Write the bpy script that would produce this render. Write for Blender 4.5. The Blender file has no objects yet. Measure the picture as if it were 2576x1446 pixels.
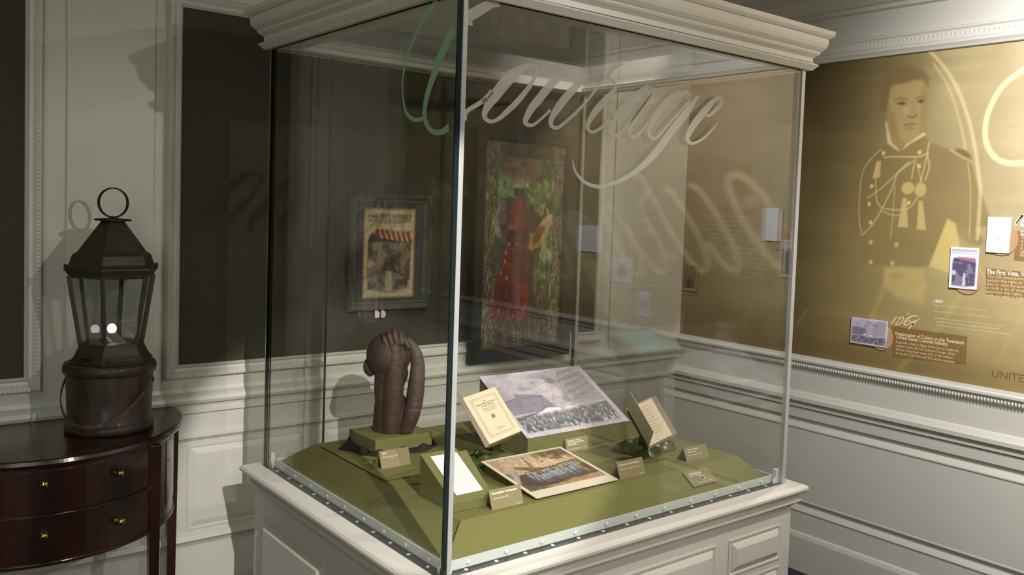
import bpy, bmesh, math, random
import numpy as np
from mathutils import Vector, Matrix, Euler

random.seed(4)
rng = np.random.RandomState(7)
SC = bpy.context.scene
COL = SC.collection

# ------------------------------------------------------------------ camera
YAW, PITCH, ROLL, FPX = .705, .052, .0369, 2218.6
CAM = Vector((-1.0723, -1.6873, 1.5656))
fw = Vector((math.sin(YAW)*math.cos(PITCH), math.cos(YAW)*math.cos(PITCH), -math.sin(PITCH)))
_r = Vector((math.cos(YAW), -math.sin(YAW), 0)); _u = _r.cross(fw)
rt = _r*math.cos(ROLL) + _u*math.sin(ROLL); up = _u*math.cos(ROLL) - _r*math.sin(ROLL)
cd = bpy.data.cameras.new('camera'); co = bpy.data.objects.new('camera', cd); COL.objects.link(co)
M = Matrix((rt, up, -fw)).transposed().to_4x4(); M.translation = CAM
co.matrix_world = M
cd.sensor_width = 36; cd.lens = FPX/2576*36
cd.shift_x = -154.8/2576; cd.shift_y = -78/2576
cd.clip_start = .05
SC.camera = co

# ------------------------------------------------------------------ exposure, world, lamps
SC.view_settings.view_transform = 'Standard'; SC.view_settings.look = 'None'
SC.view_settings.gamma = 1; SC.view_settings.use_curve_mapping = False
SC.view_settings.exposure = 0.0
wd = bpy.data.worlds.new('world'); SC.world = wd; wd.use_nodes = True
wd.node_tree.nodes['Background'].inputs[0].default_value = (.02, .02, .018, 1)

def spot(name, loc, tgt, power, size=60, blend=.6, rad=.03, col=(1, .93, .82)):
    l = bpy.data.lights.new(name, 'SPOT'); l.energy = power; l.spot_size = math.radians(size)
    l.spot_blend = blend; l.shadow_soft_size = rad; l.color = col
    o = bpy.data.objects.new(name, l); COL.objects.link(o); o.location = loc
    o.rotation_euler = (Vector(tgt)-Vector(loc)).to_track_quat('-Z', 'Y').to_euler(); return o
def point(name, loc, power, rad=.1, col=(1, .93, .82)):
    l = bpy.data.lights.new(name, 'POINT'); l.energy = power; l.shadow_soft_size = rad; l.color = col
    o = bpy.data.objects.new(name, l); COL.objects.link(o); o.location = loc; return o
def area(name, loc, tgt, power, sx, sy, col=(1, .95, .88)):
    l = bpy.data.lights.new(name, 'AREA'); l.energy = power; l.shape = 'RECTANGLE'; l.size = sx; l.size_y = sy; l.color = col
    o = bpy.data.objects.new(name, l); COL.objects.link(o); o.location = loc
    o.rotation_euler = (Vector(tgt)-Vector(loc)).to_track_quat('-Z', 'Y').to_euler(); return o
spot('mural_spotlight', (1.10, -.95, 2.56), (2.25, -.70, 1.85), 195, 100, .9, .03, (1, .98, 1))
spot('mural_spotlight', (.9, -1.9, 2.56), (2.25, -1.7, 1.6), 170, 80, .8, .03, (1, .96, .92))
spot('wainscot_fill', (.55, -1.6, 2.56), (2.25, .0, .75), 85, 50, .9, .03, (.97, .98, 1))  # added wall wash to brighten the wainscot, no known fixture
spot('case_spotlight', (-.42, -2.05, 2.52), (.356, .848, .717), 420, 22, .3, .012, (1, .98, .95))
spot('case_spotlight', (.55, -3.2, 2.5), (.0, 1.3, .55), 110, 42, .7, .012, (1, .97, .93))
spot('case_spotlight', (2.0, .15, 2.56), (.55, .3, .8), 68, 50, .6, .015, (1, .96, .90))
spot('rim_spotlight', (1.15, -1.1, 2.56), (.78, .08, .72), 105, 58, .95, .02, (1, .97, .94))
spot('cornice_fill', (1.35, -1.35, 2.57), (.85, 0, 2.0), 20, 75, .9, .02, (1, .92, .84))  # added fill that brightens the front of the cornice
spot('far_wall_spotlight', (-1.6, -2.6, 2.5), (-2.95, -2.2, 1.5), 40, 95, .9, .05, (1, .85, .7))
spot('far_wall_spotlight', (.9, -3.3, 2.5), (1.2, -4.6, 1.5), 12, 95, .9, .03, (1, .88, .74))
spot('corner_fill', (1.75, .15, 2.57), (1.95, 1.36, 1.5), 26, 62, .8, .02, (1, .96, .86))  # invented lamp, lifts the pilaster in the far right corner
spot('picture_fill', (1.2, .50, 2.57), (1.2, 1.35, 1.45), 24, 62, .8, .02, (1, .95, .88))  # extra lamp put in to brighten the painting
area('side_fill_light', (-2.2, -2.9, 1.5), (.4, .6, 1.6), 23, 1.0, 1.7, (.97, 1, .90))  # invented soft fill from the left, no known doorway
area('overhead_fill_light', (-1.9, -3.2, 2.58), (-1.9, -3.2, 0), 12, 1.4, 1.4, (1, .98, .94))  # unseen overhead fill, added for soft ambient light
area('overhead_fill_light', (-1.5, .1, 2.58), (-1.4, .3, 0), 4.5, .5, .5, (.94, 1, .86))  # second added overhead fill, lifts the left of the back wall

# ------------------------------------------------------------------ measures (metres)
W, D, H, YA, XB, B = 1.2944, 1.0730, 1.3276, 1.3685, 2.2533, .7088
T = B+H; CEIL = 2.64; XL = -3.0; YF = -4.6; DZ = .785

def ray(px, py): return fw + rt*((px-1288-154.8)/FPX) - up*((py-723+78)/FPX)
def at(px, py, ax, val):
    d = ray(px, py); return CAM + d*((val-CAM[ax])/d[ax])
def proj(p):
    d = Vector(p)-CAM; t = d.dot(fw)
    return (1288+154.8+FPX*d.dot(rt)/t, 723-78-FPX*d.dot(up)/t)

# ------------------------------------------------------------------ materials
def lin(c):
    c = np.asarray(c, float)/255.
    return np.where(c <= .04045, c/12.92, ((c+.055)/1.055)**2.4)
MATS = {}
def mat(name, rgb, rough=.5, metal=0, spec=.5, noise=0, nscale=20, bump=0, bscale=60, emit=None, estr=0, coat=0):
    if name in MATS: return MATS[name]
    m = bpy.data.materials.new(name); m.use_nodes = True; nt = m.node_tree; b = nt.nodes['Principled BSDF']
    c = tuple(lin(rgb))+(1,)
    b.inputs['Base Color'].default_value = c
    b.inputs['Roughness'].default_value = rough; b.inputs['Metallic'].default_value = metal
    b.inputs['Specular IOR Level'].default_value = spec; b.inputs['Coat Weight'].default_value = coat
    tc = nt.nodes.new('ShaderNodeTexCoord')
    if noise:
        n = nt.nodes.new('ShaderNodeTexNoise'); n.inputs['Scale'].default_value = nscale; n.inputs['Detail'].default_value = 4
        mx = nt.nodes.new('ShaderNodeMix'); mx.data_type = 'RGBA'
        mx.inputs[6].default_value = tuple(max(0, x*(1-noise)) for x in c[:3])+(1,)
        mx.inputs[7].default_value = tuple(min(1, x*(1+noise)) for x in c[:3])+(1,)
        nt.links.new(tc.outputs['Object'], n.inputs['Vector']); nt.links.new(n.outputs['Fac'], mx.inputs[0])
        nt.links.new(mx.outputs[2], b.inputs['Base Color'])
    if bump:
        n2 = nt.nodes.new('ShaderNodeTexNoise'); n2.inputs['Scale'].default_value = bscale; n2.inputs['Detail'].default_value = 5
        bp = nt.nodes.new('ShaderNodeBump'); bp.inputs['Strength'].default_value = bump; bp.inputs['Distance'].default_value = .01
        nt.links.new(tc.outputs['Object'], n2.inputs['Vector']); nt.links.new(n2.outputs['Fac'], bp.inputs['Height'])
        nt.links.new(bp.outputs['Normal'], b.inputs['Normal'])
    if emit:
        b.inputs['Emission Color'].default_value = tuple(lin(emit))+(1,); b.inputs['Emission Strength'].default_value = estr
    MATS[name] = m; return m
def wood(name, c1, c2, rough=.3, scale=(3, 3, 40), coat=.3):
    m = bpy.data.materials.new(name); m.use_nodes = True; nt = m.node_tree; b = nt.nodes['Principled BSDF']
    tc = nt.nodes.new('ShaderNodeTexCoord'); mp = nt.nodes.new('ShaderNodeMapping'); mp.inputs['Scale'].default_value = scale
    n = nt.nodes.new('ShaderNodeTexNoise'); n.inputs['Scale'].default_value = 3; n.inputs['Detail'].default_value = 6
    r = nt.nodes.new('ShaderNodeValToRGB'); r.color_ramp.elements[0].position = .35; r.color_ramp.elements[1].position = .7
    r.color_ramp.elements[0].color = tuple(lin(c1))+(1,); r.color_ramp.elements[1].color = tuple(lin(c2))+(1,)
    nt.links.new(tc.outputs['Object'], mp.inputs[0]); nt.links.new(mp.outputs[0], n.inputs['Vector'])
    nt.links.new(n.outputs['Fac'], r.inputs[0]); nt.links.new(r.outputs[0], b.inputs['Base Color'])
    b.inputs['Roughness'].default_value = rough; b.inputs['Coat Weight'].default_value = coat; b.inputs['Coat Roughness'].default_value = .15
    return m
def glass(name, tint, refl=1.0, base=.045):
    m = bpy.data.materials.new(name); m.use_nodes = True; nt = m.node_tree; nt.nodes.clear()
    out = nt.nodes.new('ShaderNodeOutputMaterial'); mix = nt.nodes.new('ShaderNodeMixShader')
    tr = nt.nodes.new('ShaderNodeBsdfTransparent'); tr.inputs[0].default_value = tuple(tint)+(1,)
    gl = nt.nodes.new('ShaderNodeBsdfGlossy'); gl.inputs['Roughness'].default_value = 0.0
    lw = nt.nodes.new('ShaderNodeLayerWeight'); lw.inputs[0].default_value = .5
    p5 = nt.nodes.new('ShaderNodeMath'); p5.operation = 'POWER'; p5.inputs[1].default_value = 5
    ml = nt.nodes.new('ShaderNodeMath'); ml.operation = 'MULTIPLY_ADD'; ml.inputs[1].default_value = (1-base)*refl; ml.inputs[2].default_value = base*refl
    nt.links.new(lw.outputs['Facing'], p5.inputs[0]); nt.links.new(p5.outputs[0], ml.inputs[0])
    nt.links.new(ml.outputs[0], mix.inputs[0]); nt.links.new(tr.outputs[0], mix.inputs[1]); nt.links.new(gl.outputs[0], mix.inputs[2])
    nt.links.new(mix.outputs[0], out.inputs[0]); return m
def vcol(name, rough=.6, spec=.3, bump=0):
    m = bpy.data.materials.new(name); m.use_nodes = True; nt = m.node_tree; b = nt.nodes['Principled BSDF']
    a = nt.nodes.new('ShaderNodeAttribute'); a.attribute_name = 'ink'
    nt.links.new(a.outputs['Color'], b.inputs['Base Color']); b.inputs['Roughness'].default_value = rough
    b.inputs['Specular IOR Level'].default_value = spec; return m

PAINT = mat('wall_paint', (198, 195, 184), .38, noise=.03, nscale=6)
CASEP = mat('case_paint', (208, 203, 192), .33, noise=.02, nscale=6)
FABRIC = mat('wall_fabric', (62, 57, 46), .85, noise=.25, nscale=45, bump=.2, bscale=400)
BROWNM = mat('brown_print', (92, 72, 46), .6, noise=.3, nscale=3)
ORANGE = mat('orange_print', (128, 84, 52), .6, noise=.5, nscale=2.5)
CARPET = mat('carpet', (44, 46, 52), .95, noise=.3, nscale=90, bump=.5, bscale=300)
CEILM = mat('ceiling_paint', (118, 112, 100), .7)
GREEN = mat('olive_cloth', (118, 115, 62), .85, noise=.08, nscale=120, bump=.15, bscale=500)
GREEN2 = mat('olive_board', (112, 110, 60), .8, noise=.08, nscale=90)
TAN = mat('tan_card', (142, 128, 92), .7)
WHITEINK = mat('white_ink', (236, 232, 220), .6)
DARKINK = mat('dark_ink', (70, 62, 50), .7)
GREYINK = mat('grey_ink', (120, 116, 112), .7)
CREAMINK = mat('cream_ink', (226, 205, 165), .6)
BROWNINK = mat('brown_ink', (120, 84, 52), .6)
PAGE = mat('page_paper', (214, 196, 164), .75, noise=.05, nscale=30)
PAPER = mat('white_paper', (232, 230, 228), .7)
COVERB = mat('brown_cover', (92, 66, 54), .6)
COVERP = mat('mauve_board', (140, 122, 104), .7)
BLACKW = mat('black_frame', (20, 16, 15), .6)
SILVERF = mat('pewter_frame', (112, 106, 94), .45, metal=.3, noise=.3, nscale=60, bump=.6, bscale=160)
BRASS = mat('brass', (200, 165, 85), .2, metal=1)
PATINA = mat('patina_metal', (66, 62, 46), .5, metal=.45, noise=.3, nscale=25, bump=.15, bscale=80)
LAMPDK = mat('dark_metal', (52, 46, 36), .5, metal=.5)
CLAY = mat('dark_clay', (70, 53, 44), .6, noise=.25, nscale=35, bump=.35, bscale=90)
DARKSEAM = mat('dark_seam', (22, 22, 14), .8)
SATIN = mat('green_satin', (74, 84, 34), .3, noise=.2, nscale=20)
DKCLOTH = mat('dark_cloth', (34, 32, 22), .7, noise=.3, nscale=30)
ACRYL = mat('frosted_acrylic', (205, 210, 205), .2, spec=.8)
WHITEPL = mat('white_plastic', (225, 228, 225), .3)
ALU = mat('pale_edge', (180, 180, 178), .25, metal=.25)
GEDGE = mat('green_glass_edge', (28, 37, 36), .15, spec=.5)
DISC = mat('brown_disc', (186, 146, 110), .6)
MAHOG = wood('mahogany', (26, 10, 6), (60, 24, 15), .3, (4, 4, 1.2), .5)
BUCKW = wood('old_bucket_wood', (34, 26, 19), (70, 54, 42), .55, (12, 12, 1.5), .1)
GLASS = glass('pane_glass', (.985, .99, .98), 1.0, .072)
GLASSB = glass('rear_pane_glass', (.985, .99, .98), 1.0, .014)
GLASSL = glass('side_pane_glass', (.985, .99, .98), 1.0, .05)
LGLASS = glass('lantern_glass', (.86, .87, .88))
def frosted(name, rgb, a):
    m = bpy.data.materials.new(name); m.use_nodes = True; nt = m.node_tree; b = nt.nodes['Principled BSDF']
    b.inputs['Base Color'].default_value = tuple(lin(rgb))+(1,); b.inputs['Roughness'].default_value = .6
    b.inputs['Alpha'].default_value = a; return m
ETCH = frosted('frosted_vinyl', (184, 176, 163), .64)
ETCHG = frosted('frosted_vinyl_green', (150, 190, 150), .78)
INK = vcol('printed_sheet'); INKW = vcol('printed_mural', .62, .25); INKO = vcol('painted_panel', .3, .5)

# ------------------------------------------------------------------ object helpers
def thing(name, label, cat, loc=(0, 0, 0), group=None):
    o = bpy.data.objects.new(name, None); COL.objects.link(o); o.location = loc
    o.empty_display_size = .05
    o['label'] = label; o['category'] = cat
    if group: o['group'] = group
    return o
def tag(o, label, cat, group=None):
    o['label'] = label; o['category'] = cat
    if group: o['group'] = group
    return o
class MB:
    def __init__(s): s.v = []; s.f = []; s.mi = []; s.k = 0
    def add(s, vs, fs):
        n = len(s.v); s.v += [tuple(v) for v in vs]; s.f += [tuple(i+n for i in f) for f in fs]; s.mi += [s.k]*len(fs); return s
    def box(s, x0, x1, y0, y1, z0, z1):
        return s.add([(x0, y0, z0), (x1, y0, z0), (x1, y1, z0), (x0, y1, z0), (x0, y0, z1), (x1, y0, z1), (x1, y1, z1), (x0, y1, z1)],
                     [(0, 3, 2, 1), (4, 5, 6, 7), (0, 1, 5, 4), (1, 2, 6, 5), (2, 3, 7, 6), (3, 0, 4, 7)])
    def hexa(s, p):   # 4 bottom, 4 top points
        return s.add(p, [(0, 3, 2, 1), (4, 5, 6, 7), (0, 1, 5, 4), (1, 2, 6, 5), (2, 3, 7, 6), (3, 0, 4, 7)])
    def slab(s, a, b, c, d, n, t):   # quad a b c d (ccw from front), thickened backwards along -n
        q = [Vector(p) for p in (a, b, c, d)]; n = Vector(n)
        return s.hexa([p-n*t for p in q]+q)
    def extr(s, prof, p0, p1, cap=True):   # prof: list of 3d offset vectors, swept from p0 to p1
        n = len(prof); vs = [Vector(p0)+Vector(q) for q in prof]+[Vector(p1)+Vector(q) for q in prof]
        fs = [(i, (i+1) % n, (i+1) % n+n, i+n) for i in range(n-1)]
        if cap: fs += [tuple(range(n))[::-1], tuple(range(n, 2*n))]
        return s.add(vs, fs)
    def ring(s, rect, prof, mp, closed=False):   # mitred sweep around a rectangle: prof (offset, depth) ; mp(a,b,depth)
        a0, a1, b0, b1 = rect; n = len(prof); vs = []
        for o, d in prof:
            vs += [mp(a0-o, b0-o, d), mp(a1+o, b0-o, d), mp(a1+o, b1+o, d), mp(a0-o, b1+o, d)]
        fs = []
        for i in range(n if closed else n-1):
            j = (i+1) % n
            for k in range(4):
                l = (k+1) % 4; fs.append((i*4+k, i*4+l, j*4+l, j*4+k))
        return s.add(vs, fs)
    def tube(s, pts, rs, n=10, cap=True):
        pts = [Vector(p) for p in pts]
        if not hasattr(rs, '__len__'): rs = [rs]*len(pts)
        rings = []; prev = None
        for i, p in enumerate(pts):
            t = (pts[min(i+1, len(pts)-1)]-pts[max(i-1, 0)]).normalized()
            if prev is None:
                prev = t.orthogonal().normalized()
            prev = (prev-t*prev.dot(t)).normalized(); bn = t.cross(prev)
            rings += [p+(prev*math.cos(2*math.pi*k/n)+bn*math.sin(2*math.pi*k/n))*rs[i] for k in range(n)]
        fs = [(i*n+k, i*n+(k+1) % n, (i+1)*n+(k+1) % n, (i+1)*n+k) for i in range(len(pts)-1) for k in range(n)]
        if cap: fs += [tuple(range(n))[::-1], tuple(range((len(pts)-1)*n, len(pts)*n))]
        return s.add(rings, fs)
    def lathe(s, prof, c, n=24, axis=(0, 0, 1), ph=0, cap=True, sx=1, sy=1):
        ax = Vector(axis).normalized(); e1 = ax.orthogonal().normalized() if abs(ax.z) < .99 else Vector((1, 0, 0)); e2 = ax.cross(e1)
        c = Vector(c); vs = []
        for r, h in prof:
            vs += [c+ax*h+e1*(r*sx*math.cos(ph+2*math.pi*k/n))+e2*(r*sy*math.sin(ph+2*math.pi*k/n)) for k in range(n)]
        fs = [(i*n+k, i*n+(k+1) % n, (i+1)*n+(k+1) % n, (i+1)*n+k) for i in range(len(prof)-1) for k in range(n)]
        if cap: fs += [tuple(range(n))[::-1], tuple(range((len(prof)-1)*n, len(prof)*n))]
        return s.add(vs, fs)
    def ball(s, c, r, n=8, m=6, sc=(1, 1, 1), rot=None):
        vs = []; c = Vector(c)
        for i in range(m+1):
            th = math.pi*i/m
            for k in range(n):
                v = Vector((r*sc[0]*math.sin(th)*math.cos(2*math.pi*k/n), r*sc[1]*math.sin(th)*math.sin(2*math.pi*k/n), r*sc[2]*math.cos(th)))
                if rot: v = rot @ v
                vs.append(c+v)
        return s.add(vs, [(i*n+k, i*n+(k+1) % n, (i+1)*n+(k+1) % n, (i+1)*n+k) for i in range(m) for k in range(n)])
    def build(s, name, m, parent=None, smooth=False, bevel=0, fix=True):
        me = bpy.data.meshes.new(name); org = Vector((0, 0, 0))
        if parent is not None:
            p = parent
            while p is not None: org += p.location; p = p.parent
        me.from_pydata([tuple(Vector(v)-org) for v in s.v], [], s.f)
        ms = m if isinstance(m, (list, tuple)) else [m]
        for q in ms: me.materials.append(q)
        if len(ms) > 1: me.polygons.foreach_set('material_index', s.mi)
        if fix:
            b = bmesh.new(); b.from_mesh(me); bmesh.ops.remove_doubles(b, verts=b.verts, dist=1e-6)
            bmesh.ops.recalc_face_normals(b, faces=b.faces); b.to_mesh(me); b.free()
        o = bpy.data.objects.new(name, me); COL.objects.link(o)
        if parent is not None: o.parent = parent
        if smooth:
            for p in me.polygons: p.use_smooth = True
        if bevel:
            bv = o.modifiers.new('bevel', 'BEVEL'); bv.width = bevel; bv.segments = 2; bv.limit_method = 'ANGLE'
        return o
def struct(o): o['kind'] = 'structure'; return o

def text(s, org, ex, ey, size, m, parent, name='printed_text', lift=.0006, align='LEFT', shear=0, bold=0, width=None):
    cu = bpy.data.curves.new('t', 'FONT'); cu.body = s; cu.size = size; cu.align_x = align; cu.shear = shear; cu.offset = bold
    cu.resolution_u = 2; cu.space_line = 1.0
    o = bpy.data.objects.new('t', cu); COL.objects.link(o)
    dg = bpy.context.evaluated_depsgraph_get(); me = bpy.data.meshes.new_from_object(o.evaluated_get(dg))
    bpy.data.objects.remove(o)
    ex = Vector(ex).normalized(); ey = Vector(ey); ey = (ey-ex*ey.dot(ex)).normalized(); n = ex.cross(ey)
    k = 1
    if width is not None:
        xs = [v.co.x for v in me.vertices]; k = width/max(1e-6, max(xs)-min(xs))
    base = Vector(org)+n*lift; off = Vector((0, 0, 0)); p = parent
    while p is not None: off += p.location; p = p.parent
    for v in me.vertices: v.co = base+ex*(v.co.x*k)+ey*v.co.y-off
    me.name = name; me.materials.clear(); me.materials.append(m)
    ob = bpy.data.objects.new(name, me); COL.objects.link(ob); ob.parent = parent
    return ob

# ------------------------------------------------------------------ printing helper: soft vector painting stored as point colours
def vnoise(x, y, seed=0):
    r = np.random.RandomState(seed); g = r.rand(64, 64)
    xi = np.floor(x).astype(int); yi = np.floor(y).astype(int); fx = x-xi; fy = y-yi
    fx = fx*fx*(3-2*fx); fy = fy*fy*(3-2*fy)
    a = g[xi % 64, yi % 64]; b = g[(xi+1) % 64, yi % 64]; c = g[xi % 64, (yi+1) % 64]; d = g[(xi+1) % 64, (yi+1) % 64]
    return (a*(1-fx)+b*fx)*(1-fy)+(c*(1-fx)+d*fx)*fy
def fbm(x, y, seed=0, o=4):
    s = 0; a = .5; t = 0
    for i in range(o): s = s+a*vnoise(x*2**i, y*2**i, seed+i); t += a; a *= .5
    return s/t
class Print:
    def __init__(s, X, Y, bg):
        s.X, s.Y = X, Y; s.C = np.tile(np.asarray(bg, float), (X.size, 1))
    def mix(s, m, col):
        m = np.clip(m, 0, 1)[:, None]; s.C = s.C*(1-m)+np.asarray(col, float)*m
    def _sd(s, P, closed=True, pad=.08):
        P = np.asarray(P, float); lo = P.min(0)-pad; hi = P.max(0)+pad
        J = np.nonzero((s.X > lo[0])*(s.X < hi[0])*(s.Y > lo[1])*(s.Y < hi[1]))[0]
        out = np.full(s.X.size, 1e3); sub = Print.__new__(Print); sub.X = s.X[J]; sub.Y = s.Y[J]; out[J] = sub._sdf(P, closed); return out
    def _sdf(s, P, closed=True):
        n = len(P); dmin = np.full(s.X.size, 1e9); ins = np.zeros(s.X.size, bool)
        for i in range(n if closed else n-1):
            a = P[i]; b = P[(i+1) % n]; e = b-a; wx = s.X-a[0]; wy = s.Y-a[1]
            t = np.clip((wx*e[0]+wy*e[1])/(e@e+1e-12), 0, 1)
            dmin = np.minimum(dmin, (wx-e[0]*t)**2+(wy-e[1]*t)**2)
            if closed:
                c = (a[1] > s.Y) != (b[1] > s.Y)
                with np.errstate(divide='ignore', invalid='ignore'):
                    xx = a[0]+(s.Y-a[1])*e[0]/(e[1] if e[1] else 1e-12)
                ins ^= c & (s.X < xx)
        d = np.sqrt(dmin); return np.where(ins, -d, d)
    def poly(s, P, col, a=1, soft=.004): s.mix(a*np.clip(.5-s._sd(P)/soft, 0, 1), col)
    def line(s, P, w, col, a=1, soft=.003): s.mix(a*np.clip(.5-(s._sd(P, False)-w/2)/soft, 0, 1), col)
    def ell(s, cx, cy, rx, ry, col, a=1, soft=.2, ang=0):
        c, q = math.cos(ang), math.sin(ang); dx = s.X-cx; dy = s.Y-cy
        r = np.sqrt(((dx*c+dy*q)/rx)**2+((-dx*q+dy*c)/ry)**2); s.mix(a*np.clip((1-r)/soft+.5, 0, 1), col)
    def rect(s, x0, x1, y0, y1, col, a=1, soft=.003):
        m = np.minimum(np.minimum(s.X-x0, x1-s.X), np.minimum(s.Y-y0, y1-s.Y)); s.mix(a*np.clip(.5+m/soft, 0, 1), col)
    def grain(s, amt, sx, sy, seed=0, o=3):
        n = fbm(s.X*sx, s.Y*sy, seed, o)-.5; s.C = np.clip(s.C*(1+amt*n[:, None]*2), 0, 255)
def sheet(name, org, ex, ey, w, h, us, vs, paint, parent=None, m=None, thick=.002, edge=(200, 190, 170), unit=True):
    """A printed board: us, vs sample positions in 0..1; paint(Print) draws in metres (unit=False) or 0..1."""
    org = Vector(org); ex = Vector(ex).normalized(); ey = Vector(ey).normalized(); n = ex.cross(ey)
    U, V = np.meshgrid(us, vs); U = U.ravel(); V = V.ravel()
    pr = Print(U if unit else U*w, V if unit else V*h, (255, 255, 255)); paint(pr)
    nu, nv = len(us), len(vs)
    E = np.array(ex)*w; F = np.array(ey)*h
    off = np.zeros(3); p = parent
    while p is not None: off += np.array(p.location); p = p.parent
    P = np.array(org)+U[:, None]*E+V[:, None]*F+np.array(n)*.0004-off
    I = (np.arange(nv-1)[:, None]*nu+np.arange(nu-1)[None, :]).ravel()
    F4 = np.stack([I, I+1, I+1+nu, I+nu], 1)
    b = [Vector(org-n*thick*(1-k)+ex*(w*i)+ey*(h*j))-Vector(off) for k in (0, 1) for (i, j) in ((0, 0), (1, 0), (1, 1), (0, 1))]
    N0 = len(P); P = np.vstack([P, np.array([tuple(q) for q in b])])
    bf = np.array([(0, 3, 2, 1), (4, 5, 6, 7), (0, 1, 5, 4), (1, 2, 6, 5), (2, 3, 7, 6), (3, 0, 4, 7)])+N0
    FF = np.vstack([F4, bf]).astype(np.int32)
    me = bpy.data.meshes.new(name); me.vertices.add(len(P)); me.vertices.foreach_set('co', P.astype(np.float32).ravel())
    me.loops.add(FF.size); me.loops.foreach_set('vertex_index', FF.ravel())
    me.polygons.add(len(FF)); me.polygons.foreach_set('loop_start', np.arange(len(FF), dtype=np.int32)*4)
    me.update(); me.validate()
    ca = me.color_attributes.new('ink', 'FLOAT_COLOR', 'POINT')
    C = np.vstack([lin(np.clip(pr.C, 0, 255)), np.tile(lin(edge), (8, 1))]); C = np.hstack([C, np.ones((len(C), 1))])
    ca.data.foreach_set('color', C.astype(np.float32).ravel())
    me.materials.append(m or INK)
    o = bpy.data.objects.new(name, me); COL.objects.link(o)
    if parent is not None: o.parent = parent
    return o
lsp = np.linspace

def spline(pts, n=8):
    P = [np.array(p, float) for p in pts]; P = [2*P[0]-P[1]]+P+[2*P[-1]-P[-2]]; out = []
    for i in range(1, len(P)-2):
        for k in range(n):
            t = k/n; a, b, c, d = P[i-1:i+3]
            out.append(.5*((2*b)+(-a+c)*t+(2*a-5*b+4*c-d)*t*t+(-a+3*b-3*c+d)*t**3))
    out.append(P[-2]); return np.array(out)
def ribbon(mb, pts, mp, th):
    """pts: (a, b, width) centre line in plane coordinates; mp maps (a,b,depth) to space"""
    S = spline(pts, 7); n = len(S); A = S[:, :2]; w = np.maximum(S[:, 2], .0008)/2
    tn = np.gradient(A, axis=0); tn /= np.linalg.norm(tn, axis=1)[:, None]+1e-9; nn = np.stack([-tn[:, 1], tn[:, 0]], 1)
    L = A+nn*w[:, None]; R = A-nn*w[:, None]; vs = []
    for d in (0, th): vs += [mp(*p, d) for p in L]+[mp(*p, d) for p in R]
    fs = []
    for i in range(n-1):
        fs += [(i, i+1, n+i+1, n+i), (2*n+i, 3*n+i, 3*n+i+1, 2*n+i+1), (i, 2*n+i, 2*n+i+1, i+1), (n+i, n+i+1, 3*n+i+1, 3*n+i)]
    mb.add(vs, fs)

# ================================================================== THE ROOM
struct(MB().box(XL-.1, XB+.1, YF-.1, YA+.1, -.05, 0).build('floor', CARPET))
struct(MB().box(XL-.1, XB+.1, YF-.1, YA+.1, CEIL, CEIL+.05).build('ceiling', CEILM))
wb = struct(MB().box(XL, XB, YA, YA+.1, 0, CEIL).build('wall_back', PAINT))
wr = struct(MB().box(XB, XB+.1, YF-.1, YA+.1, 0, CEIL).build('wall_right', PAINT))
wl = struct(MB().box(XL-.1, XL, YF-.1, YA+.1, 0, CEIL).build('wall_left', PAINT))
wf = struct(MB().box(XL, XB, YF-.1, YF, 0, CEIL).build('wall_front', PAINT))

def beadrow(mb, p0, p1, step, r, sc=(1, 1, 1)):
    p0 = Vector(p0); p1 = Vector(p1); L = (p1-p0).length; n = max(1, int(L/step))
    for i in range(n):
        mb.ball(p0+(p1-p0)*((i+.5)/n), r, 6, 4, sc)

# dark fabric panels of the back wall with their carved moulding frames
FR = [(0, 0), (0, .010), (.006, .018), (.012, .011), (.020, .013), (.030, .022), (.040, .024), (.046, .012), (.046, 0)]
mpA = lambda a, b, d: Vector((a, YA-d, b))
trim = 0
def tname():
    global trim; trim += 1; return 'trim_%d' % trim
for x0, x1 in ((-2.1, -.6205), (-.181, 1.662)):
    MB().box(x0, x1, YA-.003, YA, 1.006, 2.178).build('fabric_panel', FABRIC, wb)
    mb = MB(); mb.ring((x0, x1, 1.006, 2.178), FR, mpA)
    for (a, b, c, d) in ((x0-.035, 1.006-.035, x1+.035, 1.006-.035), (x0-.035, 2.178+.035, x1+.035, 2.178+.035),
                         (x0-.035, 1.006, x0-.035, 2.178), (x1+.035, 1.006, x1+.035, 2.178)):
        beadrow(mb, (a, YA-.022, b), (c, YA-.022, d), .012, .0045, (1, 1, 1))
    struct(mb.build(tname(), PAINT))
# pilaster strips
for x0, x1 in ((-.512, -.262), (1.76, 2.2533)):
    struct(MB().box(x0, x1, YA-.010, YA, .90, 2.44).build(tname(), PAINT, bevel=.004))
# chair rail and wainscot of the back wall
def wains(prof, p0, p1, nrm, name):
    n = Vector(nrm); pr = [n*d+Vector((0, 0, z)) for d, z in prof]
    return struct(MB().extr([Vector((0, 0, prof[0][1]))]+pr+[Vector((0, 0, prof[-1][1]))], p0, p1).build(name, PAINT))
railA = [(.004, .925), (.008, .912), (.022, .905), (.030, .898), (.034, .886), (.030, .876), (.016, .868), (.012, .858), (.022, .852), (.022, .842), (.012, .836), (.010, .80), (.010, .772), (.016, .768), (.016, .756), (.008, .752), (.004, .745)]
wains(railA, (XL, YA, 0), (XB, YA, 0), (0, -1, 0), tname())
for x0, x1 in ((-2.2, -1.3), (-1.2, -.62), (-.145, .262), (.33, 1.0), (1.1, 1.9)):
    mb = MB(); mb.ring((x0, x1, .438, .728), [(.0, .0005), (0, .003), (-.006, .003), (-.010, .0015), (-.030, .007), (-.032, .007)], mpA)
    mb.add([mpA(x0+.032, .470, .007), mpA(x1-.032, .470, .007), mpA(x1-.032, .696, .007), mpA(x0+.032, .696, .007)], [(0, 1, 2, 3)])
    struct(mb.build(tname(), PAINT))
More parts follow.
